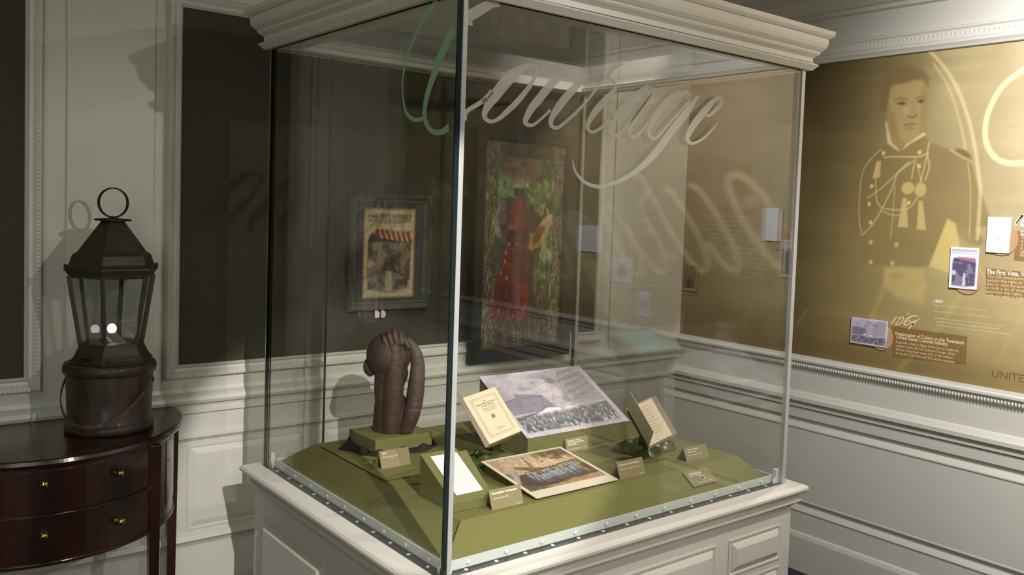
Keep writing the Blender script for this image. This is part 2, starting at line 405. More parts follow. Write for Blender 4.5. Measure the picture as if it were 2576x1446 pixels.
wains([(.003, .425), (.014, .42), (.018, .405), (.008, .395), (.003, .385)], (XL, YA, 0), (XB, YA, 0), (0, -1, 0), tname())
struct(MB().box(XL, XB, YA-.02, YA, 0, .16).build('baseboard_back', PAINT, bevel=.006))
# right wall: moulding under the mural, chair rail, long recessed panels, baseboard
railB = [(.004, .961), (.018, .961), (.020, .950), (.030, .945), (.030, .936), (.020, .930), (.012, .905), (.006, .898), (.006, .800), (.014, .796), (.024, .780), (.034, .776), (.034, .760), (.018, .752), (.014, .746), (.022, .742), (.022, .732), (.010, .726)]
wains(railB, (XB, YF, 0), (XB, YA, 0), (-1, 0, 0), tname())
mb = MB(); beadrow(mb, (XB-.020, -.6, .918), (XB-.020, YA-.03, .918), .0125, .0075, (.8, .7, 1.2)); struct(mb.build(tname(), PAINT))
panB = [(.014, .726), (.014, .682), (.002, .678), (.002, .662), (.016, .640), (.016, .635), (.012, .632), (.012, .318), (.014, .314), (.014, .31), (.002, .306), (.002, .290), (.016, .268), (.016, .264), (.012, .262), (.012, .172), (.020, .166), (.026, .150), (.026, 0)]
wains(panB, (XB, YF, 0), (XB, YA, 0), (-1, 0, 0), 'baseboard_right')
# frieze and crown, right and back wall
crown = [(.004, 2.242), (.018, 2.244), (.022, 2.252), (.030, 2.262), (.030, 2.272), (.016, 2.280), (.012, 2.312), (.018, 2.318), (.018, 2.326), (.008, 2.330), (.008, 2.430), (.026, 2.436), (.026, 2.452), (.040, 2.458), (.080, 2.500), (.100, 2.510), (.100, 2.530), (.120, 2.540), (.170, 2.600), (.175, 2.64)]
wains(crown, (XB, YF, 0), (XB, YA, 0), (-1, 0, 0), tname())
mb = MB(); beadrow(mb, (XB-.012, -.6, 2.297), (XB-.012, YA-.03, 2.297), .018, .0075, (.6, .8, 1)); struct(mb.build(tname(), PAINT))
wains(crown[10:], (XL, YA, 0), (XB, YA, 0), (0, -1, 0), tname())
# far walls (seen only in the glass): wainscot, rail, crown, brown printed panels
for nm, p0, p1, nr in (('left', (XL, YF, 0), (XL, YA, 0), (1, 0, 0)), ('front', (XL, YF, 0), (XB, YF, 0), (0, 1, 0))):
    wains(railB, p0, p1, nr, tname()); wains(panB, p0, p1, nr, 'baseboard_'+nm); wains(crown, p0, p1, nr, tname())
for k, (y0, y1, mm) in enumerate(((-4.3, -2.9, ORANGE), (-2.6, -1.0, BROWNM), (-.7, 1.2, BROWNM))):
    MB().box(XL, XL+.004, y0, y1, .965, 2.24).build('printed_panel', mm, wl)
for k, (x0, x1, mm) in enumerate(((-2.8, -1.2, BROWNM), (-.9, .3, ORANGE), (.6, 2.2, BROWNM))):
    MB().box(x0, x1, YF, YF+.004, .965, 2.24).build('printed_panel', mm, wf)

MB().box(XB-.004, XB, -4.4, -2.80, .965, 2.24).build('fabric_panel', FABRIC, wr)
# ------------------------------------------------------------------ the mural on the right wall
def wbp(x, y, ox=0, oy=0, k=1):    # photo crop point -> (along, height) on the right wall
    p = at(ox+x*k, oy+y*k, 0, XB); return (-p.y, p.z)
MY0, MY1, MZ0, MZ1 = -YA+.0, 2.72, .961, 2.245     # along = -y
def c4(L): return [wbp(x, y, 1976, 100, .3458) for x, y in L]
def c5(L): return [wbp(x, y, 1976, 550, .415) for x, y in L]
STROKES_FRONT = []
def K(L, ox, oy, k, dx=0):
    return [(ox+x*k, oy+y*k, w*k) for x, y, w in L]
A_ = (1000, 0, .2419); B_ = (1140, 130, .1521); C_ = (1280, 130, .159); D_ = (1420, 180, .2213)
LEFT_STROKES = [K([(425, -60, 40), (400, 0, 42), (330, 120, 48), (240, 250, 46), (170, 400, 34), (110, 550, 30), (80, 650, 24), (62, 750, 20), (50, 880, 12), (60, 1050, 16), (90, 1170, 28), (150, 1235, 32), (210, 1245, 30), (262, 1232, 26)], *A_),
    K([(585, 300, 60), (550, 370, 85), (500, 470, 90), (440, 600, 84), (390, 740, 76), (340, 880, 66), (310, 980, 60), (285, 1100, 54), (280, 1200, 50), (298, 1280, 46), (345, 1350, 38), (400, 1378, 36), (460, 1370, 44), (532, 1325, 56)], *A_)]
FRONT_STROKES = [K([(640, 245, 115), (730, 180, 105), (820, 125, 100), (900, 78, 95), (990, 28, 90), (1060, -20, 85)], *A_),
    K([(612, 1240, 42), (720, 1160, 42), (850, 1075, 44), (930, 1010, 46), (985, 945, 50)], *A_),
    K([(480, 830, 60), (560, 780, 60)], *B_),
    K([(1300, 228, 62), (1200, 250, 90), (1080, 320, 140), (950, 420, 180), (820, 560, 185), (700, 720, 175), (600, 850, 145), (540, 960, 110), (515, 1050, 84), (540, 1110, 74), (600, 1150, 58), (680, 1145, 54), (780, 1090, 68), (900, 980, 86), (1020, 870, 90), (1150, 720, 86), (1260, 580, 76), (1340, 440, 58), (1383, 340, 46), (1388, 280, 44), (1360, 240, 50), (1300, 226, 60)], *B_),
    K([(940, 322, 16), (860, 352, 80), (740, 450, 115), (600, 600, 128), (470, 760, 130), (370, 880, 122), (300, 1000, 106), (262, 1090, 86), (280, 1140, 72), (330, 1165, 54), (400, 1150, 45), (480, 1090, 40), (560, 1020, 40), (660, 920, 46)], *C_),
    K([(1285, 368, 14), (1210, 400, 72), (1100, 510, 108), (980, 640, 120), (850, 790, 128), (750, 930, 115), (690, 1030, 96), (665, 1110, 84), (680, 1170, 66), (730, 1205, 54), (800, 1190, 48), (900, 1110, 44), (1050, 980, 44), (1180, 840, 42), (1300, 700, 40), (1400, 570, 40), (1500, 450, 44), (1590, 350, 52), (1650, 275, 62), (1720, 222, 60), (1810, 195, 14)], *C_),
    K([(1580, 400, 30), (1620, 445, 36), (1665, 490, 46), (1690, 560, 52), (1640, 640, 80), (1560, 740, 108), (1450, 850, 115), (1350, 970, 105), (1280, 1080, 86), (1245, 1180, 66), (1265, 1240, 56), (1310, 1270, 46), (1370, 1260, 44), (1460, 1200, 44), (1550, 1120, 40), (1650, 1020, 40)], *C_),
    K([(960, 170, 55), (850, 250, 78), (740, 340, 82), (640, 450, 80), (570, 540, 74), (530, 620, 60), (530, 690, 46), (575, 725, 34), (640, 690, 30), (740, 580, 30), (860, 430, 30), (960, 290, 30), (1000, 210, 30), (960, 170, 50)], *D_),
    K([(1015, 240, 20), (980, 290, 46), (900, 400, 55), (800, 540, 60), (745, 640, 56), (745, 710, 44), (790, 745, 34), (860, 700, 30), (950, 590, 30)], *D_),
    K([(1410, 235, 36), (1290, 262, 66), (1180, 330, 80), (1080, 440, 85), (1010, 550, 80), (965, 650, 60), (970, 730, 46), (1020, 765, 34), (1090, 710, 30), (1200, 580, 30), (1330, 430, 28), (1420, 330, 24), (1437, 270, 22), (1410, 238, 28)], *D_),
    K([(1535, 272, 12), (1500, 305, 44), (1460, 360, 66), (1400, 440, 88), (1300, 570, 90), (1200, 700, 90), (1100, 840, 88), (1000, 960, 82), (900, 1060, 68), (800, 1140, 55), (700, 1205, 48), (600, 1255, 45), (500, 1285, 42), (400, 1308, 40), (300, 1290, 38), (210, 1240, 35), (140, 1160, 30), (105, 1080, 24), (95, 990, 12)], *D_),
    K([(1590, 505, 10), (1650, 495, 30), (1735, 425, 34), (1788, 350, 30), (1785, 305, 28), (1745, 300, 36), (1690, 340, 56), (1620, 420, 80), (1550, 500, 85), (1480, 590, 85), (1425, 680, 78), (1400, 750, 62), (1415, 800, 44), (1465, 815, 30), (1540, 785, 24), (1620, 725, 20), (1700, 635, 14), (1752, 568, 5)], *D_)]

def paint_mural(p):
    X, Y = p.X+MY0, p.Y+MZ0        # X = -y of the room (to the right in the picture), Y = height
    p.X, p.Y = X, Y
    g = lambda c: np.array(c, float)
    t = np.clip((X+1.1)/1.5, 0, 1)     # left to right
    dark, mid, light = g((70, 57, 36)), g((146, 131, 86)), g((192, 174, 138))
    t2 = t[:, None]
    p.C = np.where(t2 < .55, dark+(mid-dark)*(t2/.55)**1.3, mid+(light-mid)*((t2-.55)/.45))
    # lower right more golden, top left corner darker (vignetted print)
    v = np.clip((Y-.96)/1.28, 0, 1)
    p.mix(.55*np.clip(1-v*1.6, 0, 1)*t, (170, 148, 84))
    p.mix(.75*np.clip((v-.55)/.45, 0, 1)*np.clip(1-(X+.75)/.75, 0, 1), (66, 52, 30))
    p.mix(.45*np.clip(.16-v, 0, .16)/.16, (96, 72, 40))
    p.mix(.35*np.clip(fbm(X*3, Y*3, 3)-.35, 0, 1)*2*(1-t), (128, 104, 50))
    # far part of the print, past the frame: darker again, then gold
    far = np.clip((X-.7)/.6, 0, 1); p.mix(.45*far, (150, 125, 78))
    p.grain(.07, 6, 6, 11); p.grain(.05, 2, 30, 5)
    coat = (132, 112, 70)
    for q, sh in (((2150, 900), .25),):
        pass
    out = c4([(395, 1445), (420, 1250), (468, 1030), (495, 900), (560, 850), (640, 815), (700, 790), (745, 752), (835, 805), (890, 760), (1015, 700), (1060, 748), (1200, 800), (1330, 850), (1368, 925), (1400, 1060), (1440, 1150), (1480, 1270), (1490, 1350)])
    low = c5([(1150, 60), (1200, 120), (1190, 165), (1130, 160), (1060, 110), (1010, 40), (985, 0), (930, 140), (872, 285), (800, 300), (700, 282), (640, 292), (560, 282), (455, 270), (447, 100), (330, 420), (240, 420), (300, 200), (395, 60)])
    p.poly(out+low, coat, .62, .012)
    p.poly(c5([(1000, 10), (1120, 60), (1200, 200), (1230, 300), (1150, 260), (1060, 150)]), (168, 145, 92), .35, .03)
    p.poly(c5([(985, 0), (1035, 30), (1060, 170), (1000, 330), (872, 290)]), (214, 190, 118), .75, .008)   # gap under the arm
    p.poly(c5([(600, 290), (830, 300), (860, 400), (830, 520), (680, 480), (590, 400)]), (200, 176, 108), .5, .02)
    p.poly(c5([(625, 330), (720, 330), (720, 362), (625, 360)]), (168, 140, 80), .6, .01)
    # neck, face, hair
    p.poly(c4([(745, 560), (760, 740), (835, 805), (900, 755), (1015, 680), (1000, 600)]), (160, 134, 88), .9, .01)
    p.poly(c4([(728, 590), (745, 600), (775, 745), (835, 808), (825, 812), (745, 755)]), (214, 190, 132), .9, .006)
    p.poly(c4([(885, 755), (1005, 672), (1028, 690), (900, 765), (850, 806)]), (220, 196, 140), .9, .006)
    p.poly(c4([(765, 345), (850, 318), (940, 292), (1000, 290), (1030, 330), (1038, 470), (1022, 590), (985, 680), (930, 735), (870, 760), (800, 735), (755, 650), (740, 560), (745, 450)]), (172, 148, 98), .85, .012)
    p.poly(c4([(745, 470), (800, 560), (830, 700), (870, 760), (800, 735), (755, 650), (740, 560)]), (146, 120, 78), .7, .02)
    p.poly(c4([(1000, 330), (1030, 330), (1038, 470), (1022, 590), (985, 680), (985, 540)]), (150, 124, 80), .7, .02)
    p.poly(c4([(690, 490), (695, 310), (740, 235), (830, 200), (940, 198), (1010, 225), (1045, 272), (1042, 345), (1022, 318), (990, 288), (930, 296), (850, 320), (800, 308), (765, 352), (748, 455), (738, 520), (705, 505)]), (126, 102, 68), .9, .014)
    p.ell(*c4([(705, 480)])[0], .011, .022, (128, 100, 66), .9, .3)
    p.line(c4([(795, 440), (840, 424), (893, 436)]), .006, (116, 90, 60), .6, .008)
    p.line(c4([(950, 430), (990, 412), (1025, 418)]), .006, (116, 90, 60), .6, .008)
    p.ell(*c4([(848, 462)])[0], .017, .009, (128, 102, 68), .7, .8); p.line(c4([(812, 466), (848, 456), (882, 468)]), .004, (92, 70, 46), .8, .005); p.ell(*c4([(850, 466)])[0], .0055, .005, (88, 66, 44), .9, .5)
    p.ell(*c4([(988, 446)])[0], .013, .009, (124, 98, 66), .7, .8); p.line(c4([(962, 450), (988, 442), (1010, 448)]), .004, (92, 70, 46), .8, .005); p.ell(*c4([(990, 451)])[0], .005, .005, (88, 66, 44), .9, .5)
    p.line(c4([(925, 450), (940, 520), (955, 552)]), .005, (150, 124, 82), .7, .008)
    p.line(c4([(895, 555), (925, 566), (955, 552)]), .006, (112, 86, 56), .85, .006)
    p.line(c4([(870, 622), (890, 612), (905, 616), (920, 611), (946, 617)]), .005, (118, 90, 62), .9, .005); p.ell(*c4([(905, 634)])[0], .011, .0045, (150, 118, 82), .7, .6)
    p.line(c4([(880, 650), (930, 648)]), .006, (140, 112, 74), .7, .008)
    p.ell(*c4([(880, 520)])[0], .014, .018, (192, 166, 112), .5, .8)
    cord = (206, 182, 120)
    for L, w in (([(720, 855), (800, 850), (900, 852), (975, 850), (1040, 825)], .007), ([(1050, 745), (1035, 830), (1050, 920), (1020, 1020)], .007),
                 ([(1035, 830), (1010, 940), (985, 1030)], .006), ([(950, 850), (920, 1010)], .006), ([(960, 900), (990, 1030)], .005),
                 ([(930, 885), (830, 960), (700, 1080), (600, 1150)], .006), ([(900, 890), (820, 970), (780, 1080), (720, 1200), (640, 1340), (560, 1420)], .006),
                 ([(560, 1420), (540, 1300), (545, 1100), (570, 950), (640, 850), (700, 800)], .005), ([(670, 900), (660, 1060), (680, 1200), (780, 1235), (900, 1225), (960, 1150)], .006),
                 ([(700, 1240), (780, 1275), (850, 1275)], .005), ([(800, 1060), (790, 1200), (770, 1440)], .004), ([(1330, 900), (1350, 1100), (1340, 1440)], .004)):
        p.line(spline(c4(L), 4)[:, :2], w, cord, .75, .004)
    p.ell(*c4([(893, 1080)])[0], .028, .025, (200, 174, 112), .85, .2); p.ell(*c4([(985, 1090)])[0], .024, .029, (200, 174, 112), .85, .2)
    p.mix(np.zeros(X.size), (0, 0, 0))
    for L in ([(855, 1150), (885, 1150), (895, 1365), (820, 1362)], [(972, 1170), (1000, 1170), (1026, 1384), (958, 1380)], [(670, 880), (700, 885), (690, 1000), (632, 1010)]):
        p.poly(c4(L), (206, 180, 116), .8, .006)
    for (x, y) in ((630, 1065), (612, 1195), (622, 1330), (716, 825), (978, 818), (900, 1187), (975, 920)):
        p.ell(*c4([(x, y)])[0], .008, .009, (216, 192, 122), .9, .3)
    for (x, y) in ((520, 142), (675, 157), (520, 262), (650, 268)): p.ell(*c5([(x, y)])[0], .009, .010, (206, 182, 112), .8, .3)
    p.poly(c4([(1240, 790), (1310, 800), (1350, 840), (1360, 880), (1300, 850), (1245, 812)]), (120, 94, 60), .8, .006)
    p.line(c4([(1200, 800), (1280, 850), (1350, 880)]), .009, (206, 176, 118), .6, .006)
    # big pale pen flourishes
    for L, w, a in (([(1030, 60), (1150, 190), (1250, 350), (1330, 560), (1380, 780), (1410, 1000), (1420, 1120), (1400, 1446)], .014, .5),
                    ([(1080, 170), (1180, 330), (1250, 520), (1295, 700), (1310, 800)], .007, .45)):
        p.line(spline(c4(L), 5)[:, :2], w, (236, 216, 160), a, .008)
    p.line(spline(c4([(1850, 110), (1735, 215), (1620, 300), (1540, 400), (1475, 540), (1455, 680), (1480, 790), (1545, 868), (1640, 898), (1760, 890), (1860, 840)]), 6)[:, :2], .020, (244, 222, 172), .8, .006)
    for L, w in (([(650, 290), (600, 420), (480, 700), (440, 760)], .02), ([(1080, 440), (900, 700), (700, 900)], .02), ([(1446, 560), (1280, 880)], .008), ([(130, 560), (70, 640)], .008)):
        p.line(c5(L), w, (205, 180, 112), .28, .02)
    for (ca, cz, side, n_) in ((.80, 1.535, 1, 6), (.69, 1.385, 1, 7), (2.07, 1.41, 1, 6), (1.785, 1.25, 1, 6), (1.61, 1.083, 1, 6), (1.293, 1.247, 1, 5)):
        for i in range(n_):
            x0 = ca+.12; p.line([(x0, cz+.03-.022*i), (x0+.30-.02*(i % 3), cz+.03-.022*i)], .006, (226, 208, 168), .6, .012)
        p.line(spline([(ca+.09, cz+.09), (ca+.13, cz+.13), (ca+.12, cz+.08), (ca+.17, cz+.12), (ca+.16, cz+.07), (ca+.22, cz+.11)], 4)[:, :2], .008, (236, 220, 180), .7, .012)
    # the rest of the pen word further along the wall
    for s in FRONT_STROKES[3:]:
        q = spline(s, 3); ax = .62+(q[:, 0]-1200)/330; az = 1.78-(q[:, 1]-160)/330
        if ax.min() < MY1-.1: p.line(np.stack([ax, az], 1), float(np.mean(q[:, 2]))/420, (240, 218, 168), .75, .014)
ys = np.concatenate([np.arange(MY0, .50, .0042), np.arange(.50, MY1, .016)]); us = (ys-MY0)/(MY1-MY0); us = np.clip(us, 0, 1); us[-1] = 1
mural = thing('mural', 'gold brown printed mural of a uniformed officer along the right wall', 'mural', (XB, 0, 1.6))
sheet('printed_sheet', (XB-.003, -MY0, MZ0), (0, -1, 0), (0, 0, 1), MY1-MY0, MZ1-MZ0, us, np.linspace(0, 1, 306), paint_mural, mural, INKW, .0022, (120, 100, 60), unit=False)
EXB, EZ = Vector((0, -1, 0)), Vector((0, 0, 1))
def wtext(s, px, py, size, m, width_px=None, bold=0, shear=0, name='printed_text', tilt=0):
    p = at(px, py, 0, XB-.0036); wd_ = None
    if width_px: wd_ = (at(px+width_px, py+width_px*.17, 0, XB-.0036)-p).length
    return text(s, p, EXB, EZ, size, m, mural, name, .0004, bold=bold, shear=shear, width=wd_)
def wrect(pts, m, name='text_background', lift=.0004):
    q = [at(x, y, 0, XB-.0034)-Vector((lift, 0, 0)) for x, y in pts]
    return MB().add(q, [(0, 1, 2, 3)]).build(name, m, mural)
TBG = frosted('text_ground', (150, 108, 58), .5)
wrect([(2244, 898), (2430, 918), (2434, 846), (2244, 820)], TBG)
wrect([(2480, 742), (2640, 760), (2640, 690), (2480, 674)], TBG)
wrect([(2550, 655), (2640, 665), (2640, 590), (2558, 580)], TBG)
wtext('Presentation of Colors to the Twentieth', 2252, 842, .020, CREAMINK, 172, .0004)
wtext('United States Colored Infantry', 2254, 851, .020, CREAMINK, 130, .0004)
for i, s in enumerate(('A parade is held in New York City to celebrate', 'soldiers from the US Colored Troops. Over', 'African Americans were 10% of the soldiers', 'during the Civil War and 33% of the casualties')):
    wtext(s, 2253, 862+i*9.3, .015, CREAMINK, (158, 150, 146, 148)[i])
wtext('The First Vote, 1867', 2482, 688, .024, WHITEINK, 112, .0006)
for i, s in enumerate(('The 15th Amendment gave', 'people the right to vote', 'was to vote because of', 'it took a lot of courage', 'exercise the right. Did', 'right to vote is called a')):
    wtext(s, 2484-i, 698+i*9.4, .017, CREAMINK, 112)
wtext('Si', 2566, 592, .026, WHITEINK, None, .0006)
for i, s in enumerate(('SI', 'a l', 'a b', 'a r', 'of', 'Wi')): wtext(s, 2570-i, 601+i*9, .018, CREAMINK)
wtext('1865', 2347, 760, .018, WHITEINK, 22, .0004)
for i, (s, w) in enumerate((('The 13th Amendment abolishes slavery', 135), ('Voters: Black men in the 11 states of Virginia', 140))): wtext(s, 2348, 769+i*15, .010, CREAMINK, w)
for i, (s, w) in enumerate((('Southern states begin to restrict black rights, and the', 175), ('newly freed African American people are treated unfairly', 160), ('Reconstruction ends but the courage to risk death and challenge', 185))): wtext(s, (2348, 2354, 2354)[i], 801+i*9, .012, CREAMINK, w)
wtext('UNITED', 2494, 948, .040, BROWNINK, 100, 0, name='printed_text')
def mpB(a, b, d): return Vector((XB-.0034-d, -a, b))
mb = MB()
def numstroke(L, k, ox, oy):
    q = []
    for x, y, w in L:
        a = wbp(x, y, ox, oy, k); q.append((a[0], a[1], w))
    ribbon(mb, q, mpB, .001)
N6 = (2120, 780, .1770)
numstroke([(780, 110, .002), (770, 95, .004), (730, 150, .006), (695, 195, .003)], .177, 2120, 780)
numstroke([(935, 60, .002), (880, 95, .003), (820, 105, .005), (815, 130, .006), (855, 150, .006), (840, 180, .004), (790, 205, .004), (755, 195, .004), (800, 160, .004), (860, 125, .004), (900, 80, .003), (945, 45, .003), (915, 40, .002)], .177, 2120, 780)
numstroke([(1075, 100, .003), (1050, 80, .005), (980, 90, .006), (910, 140, .006), (880, 190, .006), (900, 215, .005), (950, 195, .004), (975, 165, .004), (950, 150, .003), (900, 170, .003)], .177, 2120, 780)
numstroke([(1030, 140, .003), (985, 195, .005), (1040, 195, .004)], .177, 2120, 780)
numstroke([(1100, 120, .003), (1060, 150, .005), (1000, 200, .006), (940, 270, .004)], .177, 2120, 780)
mb.build('year_lettering', CREAMINK, mural)
mb = MB()
for L in ([(2557, 562, .003), (2566, 552, .006), (2574, 541, .008), (2560, 556, .008), (2556, 566, .007)], [(2592, 540, .004), (2574, 556, .008), (2572, 568, .007), (2590, 560, .006)]):
    ribbon(mb, [(*wbp(x, y), w) for x, y, w in L], mpB, .001)
mb.build('year_lettering', WHITEINK, mural)

# picture cards mounted on the mural, each before its round brown disc
def card_on_wall(name, label, quad, paint, disc, group=None, out=.012, nx=60, ny=60):
    TL, TR, BR, BL = [at(x, y, 0, XB-out) for x, y in quad]
    y0 = (TL.y+BL.y)/2; y1 = (TR.y+BR.y)/2; z0 = (BL.z+BR.z)/2; z1 = (TL.z+TR.z)/2
    o = thing(name, label, 'picture card', (XB-out, (y0+y1)/2, (z0+z1)/2), group)
    sheet('printed_front', (XB-out, y0, z0), EXB, EZ, y0-y1, z1-z0, lsp(0, 1, nx), lsp(0, 1, ny), paint, o, INK, .003, (220, 215, 210))
    cx, cy, r = disc; c = at(cx, cy, 0, XB-.006)
    MB().lathe([(r, 0), (r, .004)], (XB-.0035, c.y, c.z), 40, (-1, 0, 0)).build('backing_disc', DISC, o)
    MB().box(XB-out+.003, XB-.0035, (y0+y1)/2-.01, (y0+y1)/2+.01, (z0+z1)/2-.01, (z0+z1)/2+.01).build('spacer', DISC, o)
    return o
def paint_parade(p, tone=1.0):
    p.C[:] = (206, 196, 206)
    p.rect(.03, .97, .05, .96, (182, 172, 184), .8, .02)
    p.grain(.12, 5, 4, 2)
    p.poly([(.03, .35), (.03, .62), (.2, .66), (.42, .62), (.44, .42), (.5, .36)], (118, 112, 128), .85, .03)
    p.poly([(.62, .38), (.6, .6), (.7, .95), (.96, .95), (.96, .4)], (158, 150, 166), .7, .03)
    p.poly([(.34, .36), (.4, .44), (.46, .36)], (225, 222, 228), 1, .02); p.poly([(.46, .36), (.56, .4), (.62, .34)], (225, 222, 228), 1, .02)
    p.poly([(.03, .06), (.03, .3), (.3, .33), (.6, .3), (.96, .34), (.96, .06)], (96, 90, 104), .85, .02)
    p.mix(.6*(fbm(p.X*26, p.Y*14, 9, 2) > .52)*(p.Y < .32)*(p.Y > .06), (170, 162, 176))
    for cx, cy in ((.5, .85), (.62, .8), (.7, .76), (.42, .72)): p.ell(cx, cy, .06, .05, (120, 114, 136), .5, .9)
def paint_news(p):
    p.C[:] = (238, 236, 238)
    p.rect(.05, .95, .90, .955, (150, 146, 168), .6, .02); p.rect(.05, .95, .83, .885, (190, 190, 205), .6, .02)
    p.poly([(.1, .06), (.08, .6), (.12, .72), (.3, .76), (.9, .74), (.93, .6), (.92, .1), (.6, .05)], (120, 112, 140), .9, .05)
    p.mix(.55*(fbm(p.X*7, p.Y*9, 21, 3) > .5)*(p.Y < .62)*(p.Y > .07)*(p.X > .1)*(p.X < .9), (58, 54, 78))
    p.poly([(.1, .66), (.14, .73), (.45, .70), (.9, .64), (.92, .60), (.5, .63)], (70, 66, 120), .9, .02)
    for k in range(6): p.poly([(.3+.1*k, .765), (.36+.1*k, .765), (.42+.1*k, .66), (.37+.1*k, .66)], (196, 104, 108), .9, .015)
    p.poly([(.46, .06), (.5, .38), (.56, .38), (.6, .08)], (222, 214, 214), .9, .03)
    p.ell(.14, .38, .1, .06, (225, 220, 228), .8, .5)
def paint_blank(p):
    p.C[:] = (240, 239, 242)
    p.line([(.25, .885), (.75, .885)], .012, (214, 212, 218), .7, .01); p.line([(.3, .62), (.68, .62)], .008, (214, 212, 218), .6, .01)
    for cx in (.44, .5, .56): p.ell(cx, .39, .035, .038, (196, 196, 202), .9, .4)
card_on_wall('picture_card', 'small grey landscape picture card beside the 1864 lettering on the mural', [(2142, 797), (2233, 808), (2229, 874), (2139, 862)], paint_parade, (2217, 849, .052))
card_on_wall('picture_card', 'upright picture card with red striped banner on the mural, lower of the two upright cards', [(2392, 620), (2463, 625), (2457, 730), (2387, 722)], paint_news, (2434, 702, .058))
card_on_wall('picture_card', 'nearly blank bright white upright card at the right edge of the mural', [(2485, 545), (2544, 547), (2539, 637), (2480, 634)], paint_blank, (2521, 603, .058))
def far_card(lbl, y, z, w, h, paint, dy, dz):
    o = thing('picture_card', lbl, 'picture card', (XB-.012, y, z))
    sheet('printed_front', (XB-.012, y+w/2, z-h/2), EXB, EZ, w, h, lsp(0, 1, 30), lsp(0, 1, 30), paint, o, INK, .003, (220, 215, 210))
    MB().lathe([(.055, 0), (.055, .004)], (XB-.0035, y+dy, z+dz), 32, (-1, 0, 0)).build('backing_disc', DISC, o)
    MB().box(XB-.009, XB-.0035, y-.01, y+.01, z-.01, z+.01).build('spacer', DISC, o)
def paint_ship(p):
    p.C[:] = (205, 200, 208); p.ell(.5, .42, .34, .22, (130, 122, 130), .8, .7); p.ell(.5, .6, .16, .25, (120, 114, 124), .6, .7); p.grain(.15, 6, 6, 4)
def paint_brown(p):
    p.C[:] = (150, 118, 92); p.poly([(.2, .1), (.25, .4), (.5, .6), (.75, .42), (.85, .1)], (60, 54, 58), .9, .05); p.rect(.05, .95, .03, .12, (190, 170, 180), .9, .02)
far_card('added duplicate of the white card past the right frame edge, mirrored in the front glass', -.80, 1.535, .090, .150, paint_blank, .03, -.06)  # copy of the in-frame white card, added for its reflection
far_card('added duplicate of the striped banner card past the frame edge, mirrored beside the case corner', -.69, 1.385, .090, .170, paint_news, .02, -.07)  # second card repeated out of frame so the pane mirrors it
far_card('pale landscape card on the mural mirrored right of the tall painting', -2.07, 1.41, .19, .15, paint_blank, .04, -.06)
far_card('card with a sailing scene on the mural mirrored in the front glass', -1.785, 1.25, .16, .13, paint_ship, .04, -.05)
far_card('small faded figure card on the mural, lowest one mirrored in the glass', -1.61, 1.083, .085, .13, paint_ship, .02, -.05)
far_card('brown upright card with a dark seated figure mirrored in the front glass', -1.293, 1.247, .085, .13, paint_brown, 0, -.03)
# touch-screen kiosk standing out of frame by the right wall, mirrored in the front pane
kx, ky = 1.70, -1.05
kio = thing('information_kiosk', 'grey pedestal kiosk with a lit blue green touch screen near the mural', 'kiosk', (kx, ky, 0))
MB().hexa([(kx-.08, ky-.08, 0), (kx+.08, ky-.08, 0), (kx+.08, ky+.08, 0), (kx-.08, ky+.08, 0), (kx-.06, ky-.06, .88), (kx+.06, ky-.06, .88), (kx+.06, ky+.06, .88), (kx-.06, ky+.06, .88)]).build('column', mat('kiosk_grey', (120, 112, 90), .5), kio, bevel=.005)
MB().hexa([(kx-.08, ky-.07, .87), (kx+.08, ky-.07, .87), (kx+.08, ky+.07, .87), (kx-.08, ky+.07, .87), (kx-.14, ky-.12, 1.04), (kx+.14, ky-.12, 1.04), (kx+.14, ky+.12, .96), (kx-.14, ky+.12, .96)]).build('head', MATS['kiosk_grey'], kio, bevel=.004)
MB().add([(kx-.10, ky-.085, 1.0300), (kx+.10, ky-.085, 1.0300), (kx+.10, ky+.085, .9733), (kx-.10, ky+.085, .9733)], [(0, 1, 2, 3)]).build('screen', mat('screen_glow', (40, 110, 110), .3, emit=(70, 160, 150), estr=1.1), kio)

# ================================================================== DISPLAY CASE
case = thing('display_case', 'large white display case with glass walls on a panelled pedestal', 'display case', (W/2, D/2, 0))
hz = lambda a, b, d: Vector((a, b, d))
R0 = (0, W, 0, D)
ped = MB()
ped.ring(R0, [(.020, .004), (.034, .004), (.034, .115), (.020, .125), (.018, .66), (.0, .66)], hz)
ped.build('pedestal', CASEP, case)
rim = MB()
rim.ring(R0, [(-.06, .7088), (.045, .7088), (.052, .7055), (.057, .699), (.057, .692), (.050, .684), (.040, .680), (.034, .672), (.034, .664), (.040, .661), (.040, .654), (.030, .650), (.024, .641), (.018, .636), (-.06, .636)], hz, True)
rim.build('rim_moulding', CASEP, case)
MB().box(.05, W-.05, .05, D-.05, .655, .708).build('inner_floor', mat('case_floor', (90, 88, 74), .7), case)
mpF = lambda a, b, d: Vector((a, -.018-d, b))
mpL = lambda a, b, d: Vector((-.018-d, a, b))
def rpanel(x0, x1, z0, z1, mp, flip=False):
    mb = MB(); mb.ring((x0, x1, z0, z1), [(0, 0), (0, .004), (-.005, .004), (-.009, -.001), (-.012, -.001), (-.014, 0), (-.016, .004), (-.030, .012), (-.032, .012)], mp)
    c = [mp(x0+.032, z0+.032, .012), mp(x1-.032, z0+.032, .012), mp(x1-.032, z1-.032, .012), mp(x0+.032, z1-.032, .012)]
    mb.add(c, [(0, 1, 2, 3)]); mb.build('raised_panel', CASEP, case)
for x0, x1 in ((1.005, 1.262), (.36, .945), (.05, .30)):
    rpanel(x0, x1, .475, .588, mpF); rpanel(x0, x1, .335, .452, mpF); rpanel(x0, x1, .16, .31, mpF)
for y0, y1 in ((.05, .50), (.57, 1.02)):
    rpanel(y0, y1, .19, .56, mpL)
